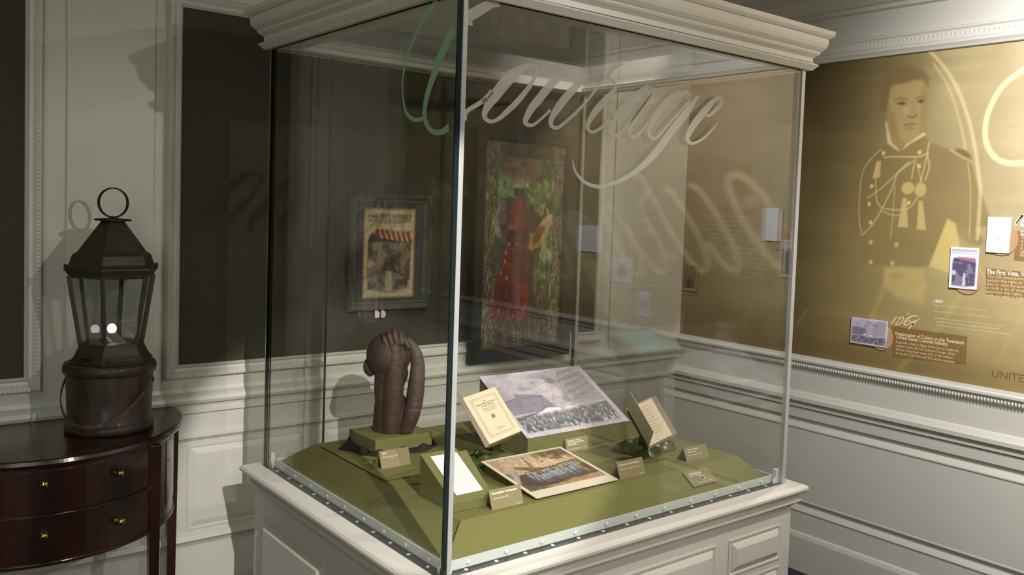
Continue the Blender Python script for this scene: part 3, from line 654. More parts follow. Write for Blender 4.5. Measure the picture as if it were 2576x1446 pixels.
# glass
tk = .012
def pane(x0, x1, y0, y1, z0, z1, edge_axis, gm=GLASS):
    mb = MB(); mb.box(x0, x1, y0, y1, z0, z1)
    ax = {'x': (3, 5), 'y': (2, 4), 'z': (0, 1)}[edge_axis]
    mb.mi = [0 if i in ax else 1 for i in range(6)]
    me_o = mb.build('glass_pane', [gm, GEDGE], case, fix=False); return me_o
pane(0.013, W-.013, 0, tk, B+.001, T, 'y')
pane(0, tk, 0.001, D, B+.001, T, 'x', GLASSL)
pane(W-tk, W, .013, D-.013, B+.001, T, 'x')
pane(.013, .197, D-tk, D, B+.001, T, 'y', GLASSB)
pane(.200, W-.013, D-tk, D, B+.001, T, 'y', GLASSB)
pane(-.02, W+.02, -.02, D+.02, T+.016, T+.022, 'z')
def post(x0, x1, y0, y1, dark=None):
    MB().box(x0, x1, y0, y1, B, T).build('corner_post', ALU, case, bevel=.0015)
post(.0135, .026, -.0035, .0135)
post(W-.016, W+.002, -.004, .012)
post(W-.006, W+.010, D-.014, D+.002)
MB().box(.0005, .012, -.0035, .0, B, T).build('glass_edge_strip', GEDGE, case)
MB().box(-.001, .012, D, D+.002, B, T).build('glass_edge_strip', mat('pale_green_edge', (120, 140, 110), .3), case)
# ceiling frame and cornice
MB().ring(R0, [(.012, T), (.012, T+.014), (-.068, T+.014), (-.068, T)], hz, True).build('ceiling_frame', CASEP, case)
cor = [(.004, T-.001), (.017, T-.002), (.031, T+.013), (.031, T+.016), (.018, T+.021), (.017, T+.037), (.030, T+.047), (.033, T+.052), (.033, T+.056), (.038, T+.060), (.046, T+.068), (.050, T+.080), (.050, T+.097), (.056, T+.099), (.063, T+.107), (.065, T+.120), (.03, T+.120), (.004, T+.06)]
MB().ring(R0, cor, hz, True).build('cornice', CASEP, case)
# clear inner rails with screws, corner brackets
rails = [((.030, W-.030), None, 'f'), ((.030, D-.030), None, 'l')]
def rail(p0, p1, n, seed):
    p0, p1, n = Vector(p0), Vector(p1), Vector(n); d = (p1-p0).normalized(); L = (p1-p0).length
    mb = MB(); a = [p0, p1, p1+n*.006, p0+n*.006]; mb.hexa([q+Vector((0, 0, .002)) for q in a]+[q+Vector((0, 0, .026)) for q in a])
    r = mb.build('clear_rail', ACRYL, case, bevel=.001)
    k = int(L/.11)
    for i in range(k):
        c = p0+d*(L*(i+.5)/k)+Vector((0, 0, .014))-n*.001
        MB().lathe([(.0055, 0), (.0055, .0015), (.003, .003), (0.0002, .0032)], c, 12, tuple(-n)).build('screw', WHITEPL, r, smooth=True)
    for i in range(int(L/.085)):
        c = p0+d*(L*(i+.5)/int(L/.085))-n*.010
        MB().ball(c+Vector((0, 0, .002)), .004, 8, 5, (1.5, 1.5, .5)).build('spacer_bead', ACRYL, r, smooth=True)
rail((.034, .024, B), (W-.034, .024, B), (0, 1, 0), 1)
rail((.024, .034, B), (.024, D-.034, B), (1, 0, 0), 2)
rail((W-.024, .034, B), (W-.024, D-.034, B), (-1, 0, 0), 3)
rail((.034, D-.024, B), (W-.034, D-.024, B), (0, -1, 0), 4)
MB().ring(R0, [(-.013, B+.0006), (-.03, B+.0006)], hz).build('dark_slot', mat('slot_dark', (38, 38, 34), .6), case)  # flat dark strip stands for the slot under the rails
for cx, cy, sx, sy in ((.013, .013, 1, 1), (W-.013, .013, -1, 1), (.013, D-.013, 1, -1), (W-.013, D-.013, -1, -1)):
    mb = MB(); x = sorted((cx, cx+sx*.014)); y = sorted((cy, cy+sy*.014))
    mb.box(x[0], x[1], y[0], y[1], B, B+.046); mb.box(*sorted((cx, cx+sx*.026)), *sorted((cy, cy+sy*.006)), B, B+.018); mb.box(*sorted((cx, cx+sx*.006)), *sorted((cy, cy+sy*.026)), B, B+.018)
    mb.build('corner_bracket', WHITEPL, case, bevel=.0015)
# etched script word on the glass
mb = MB()
for s in FRONT_STROKES:
    q = []
    for x, y, w in s:
        p = at(x, y, 1, -.0008); dpx = (p-CAM).dot(fw)/FPX; q.append((p.x, p.z, w*dpx*1.12))
    q = [(max(a, .027), min(b, T-.0005), w) for a, b, w in q]
    ribbon(mb, q, lambda a, b, d: Vector((a, -.0003-d, b)), .0005)
o = mb.build('script_lettering', ETCH, case); o['label'] = 'pale frosted script word on the front pane'
mb = MB()
for s in LEFT_STROKES:
    q = []
    for x, y, w in s:
        p = at(x, y, 0, -.0008); dpx = (p-CAM).dot(fw)/FPX; q.append((p.y, p.z, w*dpx*1.45))
    ribbon(mb, q, lambda a, b, d: Vector((-.0003-d, max(a, .001), min(b, T-.0005))), .0005)
o = mb.build('script_lettering', ETCHG, case); o['label'] = 'greenish frosted start of the script word on the left pane'

# display platform: low green-cloth deck with bevelled edges
DX0, DX1, DY0, DY1 = .033, W-.05, .036, D-.04
mb = MB()
b0 = [(DX0, DY0), (DX1, DY0), (DX1, DY1), (DX0, DY1)]; t0 = [(DX0+.095, DY0+.085), (DX1-.045, DY0+.085), (DX1-.045, DY1-.06), (DX0+.095, DY1-.06)]
mb.add([(x, y, .712) for x, y in b0]+[(x, y, .728) for x, y in b0]+[(x, y, DZ) for x, y in t0],
       [(3, 2, 1, 0), (8, 9, 10, 11)]+[(i, (i+1) % 4, 4+(i+1) % 4, 4+i) for i in range(4)]+[(4+i, 4+(i+1) % 4, 8+(i+1) % 4, 8+i) for i in range(4)])
deck = mb.build('display_platform', GREEN, None); tag(deck, 'low platform covered in olive green cloth on the case floor', 'platform')
tx0, ty0 = DX0+.095, DY0+.085
MB().tube([(DX0, DY0, .7285), (tx0, ty0, DZ+.0003)], .0011, 6).build('seam', DARKSEAM, deck)
MB().tube([(tx0, .93, DZ+.0004), (tx0, .505, DZ+.0004), (tx0+.075, .500, DZ+.0004)], .0016, 6).build('seam', DARKSEAM, deck)

# ================================================================== THINGS IN THE CASE
def frame3(BL, BR, TL):
    BL, BR, TL = Vector(BL), Vector(BR), Vector(TL); ex = (BR-BL).normalized(); ey = TL-BL; ey = (ey-ex*ey.dot(ex)).normalized()
    return BL, ex, ey, ex.cross(ey)
# sculpture block, cloth, sculpture
blk = MB().box(.222, .425, .745, .925, DZ+.006, .832).build('plinth_block', GREEN2, None, bevel=.002); tag(blk, 'olive covered block under the dark head sculpture', 'plinth')
def cloth(name, label, cx, cy, rx, ry, h, m, seed, z=DZ, nf=4, hole=0):
    r = random.Random(seed); ph = [r.uniform(0, 6.28) for _ in range(6)]; N, R = 72, 22; vs = []; fs = []
    for i in range(R+1):
        t = i/R
        for k in range(N):
            a = 2*math.pi*k/N
            rr = t*(1+.14*math.sin(3*a+ph[0])+.10*math.sin(5*a+ph[1]))
            fold = .75*math.sin(nf*a+ph[2]+5*t)+.35*math.sin((nf+3)*a+ph[3]-4*t)
            zz = z+.001+max(0, h*(1-t**2.2)*(.80+.20*fold*min(1, t*t*3))+h*.33*t*(1-t)*(1.1+fold)+.010*h/.04*max(0, fold)*(t**2)*(1-t)*4)
            vs.append((cx+rx*rr*math.cos(a), cy+ry*rr*math.sin(a), zz))
    for i in range(R):
        for k in range(N): fs.append((i*N+k, i*N+(k+1) % N, (i+1)*N+(k+1) % N, (i+1)*N+k))
    mb = MB().add(vs, fs); o = mb.build(name, m, None, smooth=True)
    sd = o.modifiers.new('thick', 'SOLIDIFY'); sd.thickness = .001; sd.offset = 1
    return tag(o, label, 'cloth')
mb = MB()
r_ = random.Random(5); ringp = []
for k in range(40):
    a = 2*math.pi*k/40; ringp.append(a)
vs = []; N = 64; R = 10
for i in range(R+1):
    t = i/R
    for k in range(N):
        a = 2*math.pi*k/N; c, s_ = math.cos(a), math.sin(a); sq = 1/max(abs(c), abs(s_))
        rx = (.104*sq*(1-t)+.150*t*(1+.07*math.sin(5*a)+.05*math.sin(9*a+1))); ry = (.093*sq*(1-t)+.132*t*(1+.07*math.sin(5*a)+.05*math.sin(9*a+1)))
        zz = DZ+.001+.026*math.sin(math.pi*min(1, t*1.05))*(.55+.45*math.sin(11*a+3*t))*(1-.4*t)
        vs.append((.3235+rx*c, .835+ry*s_, max(DZ+.001, zz)))
mb.add(vs, [(i*N+k, i*N+(k+1) % N, (i+1)*N+(k+1) % N, (i+1)*N+k) for i in range(R) for k in range(N)])
o = mb.build('draped_cloth', DKCLOTH, None, smooth=True); tag(o, 'dark crumpled cloth bunched around the foot of the sculpture block', 'cloth')
o.modifiers.new('thick', 'SOLIDIFY').thickness = .001
MB().box(.225, .420, .75, .92, DZ, DZ+.006).build('felt_pad', DKCLOTH, blk)

SB = Vector((.325, .835, .832))
UX = Vector((.762, -.648, 0)); TW = Vector((-.648, -.762, 0))
sbx, sby = proj(SB); kpx = (SB-CAM).dot(fw)/FPX
def sp(x, y, w=0):      # crop point of the sculpture -> space
    px = 860+.2212*x; py = 800+.2212*y; hh = (sby-py)*kpx
    return SB+UX*((px-(sbx+(sby-py)*.022))*kpx)+Vector((0, 0, hh))+TW*w
kk = .2212*kpx
scu = MB()
def chain(L, step=.35):
    for (x0, y0, w0, r0), (x1, y1, w1, r1) in zip(L[:-1], L[1:]):
        a, b = sp(x0, y0, w0), sp(x1, y1, w1); n = max(1, int((b-a).length/(min(r0, r1)*kk*step)))
        for i in range(n+1):
            t = i/n; scu.ball(a.lerp(b, t), (r0+(r1-r0)*t)*kk, 14, 9)
chain([(500, 1330, 0, 150), (515, 1240, 0, 138), (525, 1100, 0, 146), (530, 930, 0, 158), (535, 780, 0, 170), (550, 640, 0, 180)], .25)
scu.ball(sp(525, 420, -.005), 232*kk, 28, 20, (1.05, 1.15, 1.12))      # head
scu.ball(sp(560, 620, .0), 190*kk, 24, 16, (1, 1, 1))
chain([(700, 1345, .022, 62), (745, 1240, .024, 84), (800, 1090, .026, 96), (832, 950, .024, 100), (850, 800, .02, 99), (862, 650, .016, 92), (868, 520, .012, 82), (850, 400, .012, 74), (808, 300, .014, 58), (760, 235, .018, 46)], .25)
chain([(565, 1320, .022, 100), (585, 1150, .026, 110), (600, 950, .030, 112), (612, 750, .036, 112), (620, 560, .040, 106), (625, 420, .040, 98), (620, 320, .038, 90)], .22)   # near forearm to back of hand
for (a, b, c, r) in (((545, 285), (508, 200), (478, 158), 25), ((598, 262), (562, 165), (536, 122), 27), ((655, 250), (625, 150), (594, 108), 27), ((706, 250), (692, 165), (652, 112), 25), ((780, 290), (745, 210), (690, 150), 22)):
    chain([(a[0], a[1], .050, r+3), (b[0], b[1], .046, r), (c[0], c[1], .018, r-3)], .4)
chain([(540, 340, .055, 22), (450, 300, .045, 20), (400, 290, .035, 17)], .4)     # thumb
scu.ball(sp(284, 555, .0), 56*kk, 16, 12, (.8, .8, 1.6))           # ear
scu.ball(sp(320, 590, .0), 62*kk, 16, 12, (.9, .9, 1.3))
chain([(640, 1310, .008, 85), (665, 1180, .010, 84), (690, 1040, .010, 70), (685, 900, .006, 45)], .3)
chain([(400, 1320, 0, 60), (410, 1200, 0, 60), (425, 1000, 0, 60)], .3)
chain([(250, 1335, -.02, 22), (400, 1330, 0, 60), (520, 1350, .02, 80), (640, 1355, .02, 60)], .3)
scs = scu.build('head_sculpture', CLAY, None, smooth=True, fix=False)
tag(scs, 'dark brown clay sculpture of a head clasped by two raised arms', 'sculpture')
zmin = min(v[2] for v in scu.v)
rm = scs.modifiers.new('join', 'REMESH'); rm.mode = 'VOXEL'; rm.voxel_size = .0026; rm.use_smooth_shade = True
sm = scs.modifiers.new('soften', 'SMOOTH'); sm.factor = .5; sm.iterations = 5
for v in scs.data.vertices:
    if v.co.z < .8325: v.co.z = .8325

# slanted stands and prints
def wedge(name, label, x0, x1, yf, zf_, yb, zb, m, front=0.0, cat='stand', z=DZ+.0006):
    mb = MB().hexa([(x0, yf-front, z), (x1, yf-front, z), (x1, yb, z), (x0, yb, z), (x0, yf, zf_), (x1, yf, zf_), (x1, yb, zb), (x0, yb, zb)])
    return tag(mb.build(name, m, None, bevel=.0012), label, cat)
# big engraving on its riser
ex0, ex1, ey0, ez0, ey1, ez1 = .602, 1.046, .471, .848, .748, .996
wedge('print_riser', 'large slanted olive riser under the grey parade engraving', ex0+.004, ex1-.004, ey0+.002, ez0-.003, ey1, ez1-.003, GREEN2, .0)
def paint_engraving(p):
    p.C[:] = (196, 184, 192); X, Y = p.X, p.Y
    p.rect(.035, .955, .045, .955, (180, 170, 176), .8, .02)
    p.mix(.5*np.clip(fbm(X*5, Y*4, 31, 4)-.42, 0, 1)*3*(Y > .42), (134, 124, 132))
    p.mix(.55*np.clip(fbm(X*4+3, Y*6, 37, 4)-.5, 0, 1)*4*(Y > .5)*(X < .75), (214, 204, 210))
    for cx, cy, rx, ry in ((.48, .90, .07, .04), (.56, .86, .06, .03), (.42, .80, .04, .03), (.30, .72, .06, .03)): p.ell(cx, cy, rx, ry, (126, 118, 124), .4, 1.2)
    p.poly([(.035, .34), (.035, .55), (.16, .60), (.17, .66), (.40, .60), (.44, .44), (.46, .36)], (128, 120, 134), .8, .02)
    p.line([(.035, .55), (.16, .585), (.4, .57)], .008, (96, 90, 100), .7, .01)
    p.poly([(.62, .40), (.60, .52), (.64, .66), (.72, .93), (.955, .955), (.955, .40)], (166, 156, 160), .8, .015)
    for i in range(5):
        for k in range(9):
            x = .68+.030*k; y = .46+.1*i+.012*k
            if x < .945 and x > .60+.025*i: p.rect(x, x+.013, y, y+.05, (118, 104, 104), .7, .008)
    p.ell(.585, .80, .045, .05, (118, 110, 114), .75, .4); p.ell(.60, .48, .03, .05, (130, 120, 130), .6, .5)
    p.line([(.60, .72), (.62, .73), (.66, .56), (.64, .54), (.60, .72)], .006, (110, 102, 108), .8, .006)
    p.poly([(.24, .30), (.36, .39), (.47, .37), (.49, .33)], (222, 216, 220), 1, .012); p.poly([(.50, .33), (.56, .38), (.64, .33)], (218, 210, 216), 1, .012)
    p.poly([(.035, .30), (.22, .33), (.40, .41), (.35, .40), (.20, .30), (.035, .26)], (92, 86, 90), .8, .012)
    p.poly([(.035, .075), (.035, .27), (.30, .29), (.62, .31), (.955, .37), (.955, .12), (.7, .09), (.4, .06)], (118, 118, 116), .9, .01)
    n = fbm(X*40, Y*30, 41, 3); msk = (Y < .30+.07*X)*(Y > .065)*(X > .035)*(X < .955)
    p.mix(.35*np.clip((n-.5)*8, 0, 1)*msk, (176, 170, 174)); p.mix(.4*np.clip((.5-n)*8, 0, 1)*msk, (84, 84, 90))
    r = random.Random(12)
    for k in range(230):
        t = r.random()**.8; y = .31-.23*t; x = r.uniform(.05, .94); y = min(y+.05*x, .36); sz = .006+.013*t; g_ = r.choice((70, 80, 96, 120, 186, 200))
        X0, Y0 = x, y
        near_ = (np.abs(X-X0) < .05)*(np.abs(Y-Y0) < .12)*msk
        p.mix(.75*np.clip(1.2-((X-X0)/(sz*.75))**2-((Y-Y0+sz*2.4)/(sz*2.6))**2, 0, 1)*near_, (g_, g_, g_+5))
        p.mix(.85*np.clip(1.3-((X-X0)/(sz*.42))**2-((Y-Y0-sz*.5)/(sz*.62))**2, 0, 1)*near_, (186-g_*.5, 180-g_*.5, 184-g_*.5))
    for L in ([(.60, .52), (.64, .66), (.72, .94), (.95, .955)], [(.64, .66), (.95, .72)], [(.62, .58), (.955, .62)], [(.66, .78), (.955, .84)], [(.035, .34), (.22, .37), (.42, .44), (.6, .44), (.955, .50)], [(.46, .42), (.48, .52), (.56, .52), (.58, .44)], [(.50, .52), (.52, .60), (.54, .52)]):
        p.line(L, .004, (112, 104, 108), .6, .006)
    p.grain(.10, 60, 50, 51, 2)
eng = sheet('engraving_print', (ex0, ey0, ez0), (1, 0, 0), (0, ey1-ey0, ez1-ez0), ex1-ex0, math.hypot(ey1-ey0, ez1-ez0), lsp(0, 1, 320), lsp(0, 1, 230), paint_engraving, None, INK, .002, (190, 178, 186))
tag(eng, 'large grey mauve engraving of a street parade on the slanted riser', 'print')
# camp scene print on its low wedge
cx0, cx1, cy0, cz0, cy1, cz1 = .379, .680, .134, .791, .402, .826
wedge('print_wedge', 'thin olive wedge lifting the coloured camp print', cx0+.012, cx1-.012, cy0+.03, cz0-.001, cy1-.004, cz1-.003, GREEN2, 0)
def paint_camp(p):
    X, Y = p.X, p.Y; p.C[:] = (216, 202, 182)
    b = (.035, .965, .145, .965)
    p.rect(*b, (192, 166, 138), 1, .006)
    sky = (Y > .5)
    p.mix(.6*sky*np.clip(1.4-2.2*abs(X-.5), 0, 1)*(Y < .9)*(X > .035)*(X < .965), (208, 174, 134))
    p.mix(.5*np.clip((Y-.75)/.25, 0, 1)*(Y < .965)*(X > .035)*(X < .965), (168, 148, 136))
    p.poly([(.16, .60), (.22, .72), (.36, .66), (.5, .58), (.965, .66), (.965, .50), (.035, .48), (.035, .60)], (104, 84, 44), .8, .03)
    p.poly([(.58, .945), (.66, .80), (.74, .84), (.80, .74), (.90, .80), (.965, .66), (.965, .965), (.6, .965)], (108, 94, 54), .85, .05)
    p.mix(.6*(fbm(X*18, Y*18, 61, 3) > .5)*(X > .56)*(X < .965)*(Y > .72)*(Y < .96), (92, 74, 58))
    p.poly([(.035, .965), (.035, .3), (.10, .5), (.14, .86)], (150, 118, 100), .4, .05)
    p.line([(.44, .92), (.40, .74), (.36, .62)], .02, (110, 92, 104), .8, .015); p.poly([(.37, .60), (.41, .76), (.44, .74), (.40, .60)], (150, 100, 92), .6, .02)
    p.poly([(.115, .80), (.05, .34), (.14, .24), (.17, .5)], (168, 160, 152), .95, .012)
    p.poly([(.15, .72), (.17, .52), (.34, .50), (.30, .58)], (190, 160, 132), .9, .012)
    p.poly([(.035, .30), (.15, .52), (.96, .52), (.965, .26), (.5, .2), (.1, .18)], (78, 64, 58), .9, .02)
    r = random.Random(3)
    for row in (0, 1):
        for i in range(15-row*2):
            x = .235+.045*i+row*.035+r.uniform(-.006, .006); y0 = (.33 if row == 0 else .25)+.006*i+r.uniform(-.01, .01); g_ = r.randint(-14, 16); hgt = .20
            p.poly([(x-.004, y0+.07), (x-.006, y0+hgt-.03), (x+.002, y0+hgt), (x+.022, y0+hgt), (x+.030, y0+hgt-.03), (x+.028, y0+.07)], (148+g_, 152+g_, 152+g_), .85, .012)
            p.poly([(x, y0), (x, y0+.08), (x+.024, y0+.08), (x+.022, y0)], (104+g_, 110+g_, 122+g_), .8, .012)
            p.ell(x+.012, y0+hgt+.016, .010, .016, (84, 68, 62), .9, .5); p.line([(x+.004, y0+.09), (x+.022, y0+hgt-.02)], .003, (206, 204, 198), .5, .005)
    p.poly([(.13, .42), (.16, .30), (.26, .22), (.2, .2), (.12, .3)], (92, 62, 60), .8, .03)
    p.poly([(.82, .46), (.86, .3), (.9, .34), (.87, .48)], (176, 128, 72), .7, .03)
    p.poly([(.035, .15), (.965, .15), (.965, .24), (.6, .25), (.4, .19), (.2, .2), (.035, .28)], (162, 126, 82), .85, .04)
    p.poly([(.035, .15), (.30, .15), (.12, .26), (.035, .34)], (90, 88, 62), .8, .03)
    p.grain(.22, 40, 36, 65, 3)
    p.rect(-.1, .035, -.1, 1.1, (216, 202, 182), 1, .004); p.rect(.965, 1.1, -.1, 1.1, (216, 202, 182), 1, .004); p.rect(-.1, 1.1, -.1, .145, (216, 202, 182), 1, .004); p.rect(-.1, 1.1, .965, 1.1, (216, 202, 182), 1, .004)
ch = math.hypot(cy1-cy0, cz1-cz0)
camp = sheet('camp_print', (cx0, cy0, cz0+.0006), (1, 0, 0), (0, cy1-cy0, cz1-cz0), cx1-cx0, ch, lsp(0, 1, 250), lsp(0, 1, 220), paint_camp, None, INK, .0015, (200, 186, 166))
tag(camp, 'coloured print of a row of soldiers in a camp on the low wedge', 'print')
eyc = Vector((0, cy1-cy0, cz1-cz0)).normalized()
text('COME AND JOIN US BROTHERS', Vector((cx0+.045, cy0, cz0))+eyc*.020, (1, 0, 0), eyc, .015, GREYINK, camp, 'printed_title', .0008, width=.215)
text('PUBLISHED BY THE SUPERVISORY COMMITTEE', Vector((cx0+.09, cy0, cz0))+eyc*.012, (1, 0, 0), eyc, .005, GREYINK, camp, 'printed_title', .0008, width=.12)
# proclamation stand
wedge('document_stand', 'slanted olive stand holding the white printed sheet near the front corner', .144, .258, .179, .810, .347, .898, GREEN2, .002)
wedge('document_stand', 'plain slanted olive board tucked behind the stand with the white sheet', .2595, .290, .215, .800, .345, .888, GREEN2, 0)
ps = Vector((0, .168, .088)).normalized()
def paint_doc(p):
    p.C[:] = (226, 224, 224)
    for i in range(44):
        y = .88-.0185*i; x1 = .88 if i % 9 else .5
        if i in (0, 1, 2): p.line([(.3, y+.02), (.7, y+.02)], .007, (176, 174, 176), .8, .006)
        elif i != 3: p.line([(.12, y), (x1, y)], .007, (186, 184, 186), .7, .006)
    p.grain(.03, 70, 90, 3)
bl = Vector((.166, .179, .8105))+ps*.022
doc = sheet('document_sheet', bl+Vector((0, 0, .0008)), (1, 0, 0), ps, .0825, .150, lsp(0, 1, 60), lsp(0, 1, 150), paint_doc, None, INK, .0006, (226, 224, 222))
tag(doc, 'white sheet of fine print lying on the slanted olive stand', 'document')
# label cards: small folded tan cards
def labelcard(label, quad, lines, zb=DZ, lean=.019, flat=None, back=.045):
    if flat is None:
        TL, TR, BR, BL = quad
        b0 = at(*BL, 2, zb); b1 = at(*BR, 2, zb); yb = (b0.y+b1.y)/2
        x0 = (b0.x+at(*TL, 1, yb+lean).x)/2; x1 = (b1.x+at(*TR, 1, yb+lean).x)/2; zt = (at(*TL, 1, yb+lean).z+at(*TR, 1, yb+lean).z)/2; yb -= .003 if lean < .015 else 0
        P = [(x0, yb, zb), (x1, yb, zb), (x1, yb+lean, zt), (x0, yb+lean, zt)]
        mb = MB(); mb.hexa([P[0], P[1], (x1, yb+.0015, zb), (x0, yb+.0015, zb), P[3], P[2], (x1, yb+lean+.0015, zt-.0005), (x0, yb+lean+.0015, zt-.0005)])
        mb.hexa([(x0, yb+lean+back*.5, zb), (x1, yb+lean+back*.5, zb), (x1, yb+lean+back*.5+.0015, zb), (x0, yb+lean+back*.5+.0015, zb),
                 (x0, yb+lean, zt-.001), (x1, yb+lean, zt-.001), (x1, yb+lean+.0015, zt), (x0, yb+lean+.0015, zt)])
    else:
        (x0, x1, yb, z0, yt, zt) = flat; P = [(x0, yb, z0), (x1, yb, z0), (x1, yt, zt), (x0, yt, zt)]; n = (Vector(P[1])-Vector(P[0])).cross(Vector(P[3])-Vector(P[0])).normalized()
        mb = MB(); mb.slab(*P, n, .004)
    o = mb.build('label_card', TAN, None); tag(o, label, 'label card')
    ey = (Vector(P[3])-Vector(P[0])); hgt = ey.length; w = P[1][0]-P[0][0]
    for s, fx, fy, sz, fwid, bold in lines:
        text(s, Vector(P[0])+Vector((w*fx, 0, 0))+ey*fy, (1, 0, 0), ey, sz*hgt, WHITEINK, o, 'printed_text', .0007, width=w*fwid, bold=bold)
    return o, P
labelcard('tan label card before the head sculpture', ((952, 1136), (1026, 1123), (1035, 1167), (961, 1180)), [('Save', .09, .80, .17, .14, .0002), ('William Cooper, 1992', .09, .58, .15, .50, 0)])
labelcard('tan label card in front of the white document stand', ((1227, 1234), (1306, 1218), (1320, 1265), (1239, 1283)), [('Emancipation Proclamation', .07, .76, .16, .80, .0003), ('Abraham Lincoln, 1863', .09, .50, .15, .48, 0), ('Facsimile', .76, .06, .11, .16, 0)])
labelcard('tan label card leaning before the engraving riser', ((1416, 1104), (1476, 1095), (1484, 1129), (1425, 1136)), [('Presentation of Colors to', .08, .78, .15, .62, .0002), ('the Twentieth United States', .08, .63, .15, .74, .0002), ('Colored Infantry', .08, .48, .15, .42, .0002), ('Illustrated Newspaper, 1864', .08, .16, .13, .80, 0)], lean=.012, back=.0)
labelcard('tan label card by the right corner of the camp print', ((1550, 1163), (1613, 1149), (1624, 1190), (1563, 1207)), [('Come and Join Us Brothers', .08, .74, .16, .76, .0002), ('Lithographed recruiting poster, 1863', .07, .50, .13, .72, 0), ('Facsimile', .78, .06, .11, .16, 0)])
labelcard('tan label card standing farthest right, behind the flat one', ((1722, 1130), (1773, 1113), (1782, 1147), (1729, 1164)), [('The Rowan Farmer', .12, .76, .15, .52, .0002), ('of the County', .12, .58, .15, .40, .0002), ('Facsimile Edition 1885', .10, .36, .13, .60, 0)])
c_, P_ = labelcard('flat tan card with a small round emblem near the right glass', None, [('Reproduction card', .14, .72, .18, .50, .0003), ('Facsimile of the emblem shown', .14, .60, .12, .44, 0), ('Lent by the Museum Collection', .22, .14, .12, .62, 0)],
                   flat=(.921, 1.030, .056, .7475, .104, .7797))
e_ = Vector(P_[3])-Vector(P_[0]); cc = Vector(P_[0])+Vector((.060, 0, 0))+e_*.42; nn = Vector((1, 0, 0)).cross(e_).normalized()
MB().lathe([(.0055, 0), (.0055, .0004), (.0098, .0004), (.0098, 0)], cc+nn*.0003, 24, tuple(nn), cap=False).build('emblem_ring', mat('emblem_pink', (205, 160, 140), .5), c_)
MB().lathe([(.0045, .0), (.0045, .0005)], cc+nn*.0003, 16, tuple(nn)).build('emblem_center', mat('emblem_dark', (70, 44, 36), .5), c_)

# satin cloths
cloth('satin_cloth', 'shiny green satin cloth crumpled under the left open book', .405, .478, .098, .070, .042, SATIN, 3)
cloth('satin_cloth', 'shiny green satin cloth crumpled under the right open book', 1.0, .345, .125, .085, .032, SATIN, 8)

def perp(BLp, BRp, TLp, z, zr=None):
    BL = at(*BLp, 2, z); BR = at(*BRp, 2, z if zr is None else zr); ex = (BR-BL).normalized(); d = ray(*TLp)
    t = (BL-CAM).dot(ex)/d.dot(ex); return BL, BR, CAM+d*t
def openbook(label, BL, BR, TL, leaf, th, cover, leafm, texts, over=(.004, .004)):
    BL, ex, ey, n = frame3(BL, BR, TL); w = (Vector(BR)-Vector(BL)).length; h = (Vector(TL)-BL).dot(ey)
    o = thing('open_book', label, 'book', BL-n*th)
    q = [BL, BL+ex*w, BL+ex*w+ey*h, BL+ey*h]
    MB().slab(*q, n, th).build('page_block', PAGE, o, bevel=.0008)
    q2 = [BL-n*th-ey*over[1], BL+ex*(w+over[0])-n*th-ey*over[1], BL+ex*(w+over[0])-n*th+ey*(h+over[1]), BL-n*th+ey*(h+over[1])]
    MB().slab(*q2, n, .003).build('back_cover', cover, o, bevel=.0006)
    ot, ob = leaf; a, b = BL+ey*h, BL
    ln = (ot-a).cross(b-a).normalized()
    MB().slab(b-ex*.0002, a-ex*.0002, ot, ob, ln, .0022).build('front_cover', leafm, o, bevel=.0005)
    ln2 = ln if ln.dot(CAM-a) > 0 else -ln
    for s, fx, fy, sz, wd_, m_ in texts:
        text(s, BL+ex*(w*fx)+ey*(h*fy), ex, ey, sz*h, m_, o, 'printed_text', .0006, width=w*wd_)
    return o, BL, ex, ey, n, w, h
def near(px, py, ref, dd):
    d = ray(px, py).normalized(); return CAM+d*((Vector(ref)-CAM).length-dd)
BL, BR, TL = perp((1232, 1117), (1312, 1083), (1164, 1001), .880, .896)
o1, b_, ex_, ey_, n_, w_, h_ = openbook('open book with cream title page propped at the left, cover folded back', BL, BR, TL, (near(1134, 966, TL, .045), near(1224, 1127, BL, .030)), .014, COVERB, COVERP,
    [('The', .44, .80, .045, .10, DARKINK), ('Finest Brown Race', .22, .745, .05, .56, DARKINK), ('in the World', .34, .70, .045, .36, DARKINK), ('a history of the people', .32, .655, .03, .40, GREYINK), ('of this country', .32, .625, .03, .40, GREYINK), ('and their progress', .35, .595, .03, .34, GREYINK), ('published in', .42, .22, .025, .22, GREYINK), ('the city press', .40, .19, .025, .28, GREYINK)])
def pagerect(o, b, ex, ey, n, w, h, a0, a1, c0, c1, m):
    mb = MB()
    for (u0, v0, u1, v1) in ((a0, c0, a1, c0), (a1, c0, a1, c1), (a1, c1, a0, c1), (a0, c1, a0, c0)):
        p, q = b+ex*(w*u0)+ey*(h*v0)+n*.0006, b+ex*(w*u1)+ey*(h*v1)+n*.0006; d = (q-p).normalized(); s_ = n.cross(d)*.0004
        mb.add([p-s_, q-s_, q+s_, p+s_], [(0, 1, 2, 3)])
    mb.build('printed_border', m, o)
pagerect(o1, b_, ex_, ey_, n_, w_, h_, .12, .88, .10, .90, GREYINK); pagerect(o1, b_, ex_, ey_, n_, w_, h_, .16, .84, .13, .87, GREYINK)
cc = b_+ex_*(w_*.5)+ey_*(h_*.47)+n_*.0006
MB().lathe([(.005, 0), (.005, .0004), (.007, .0004), (.007, 0)], cc, 20, tuple(n_), cap=False).build('printed_seal', mat('seal_green', (84, 96, 60), .6), o1)
MB().lathe([(.003, 0), (.003, .0004)], cc, 8, tuple(n_)).build('printed_seal', DARKINK, o1)
st1 = thing('book_cradle', 'clear tilted cradle propping the left open book on green satin', 'book stand', (b_.x, b_.y, DZ))
foot = b_+ex_*(w_*.5)-n_*.030
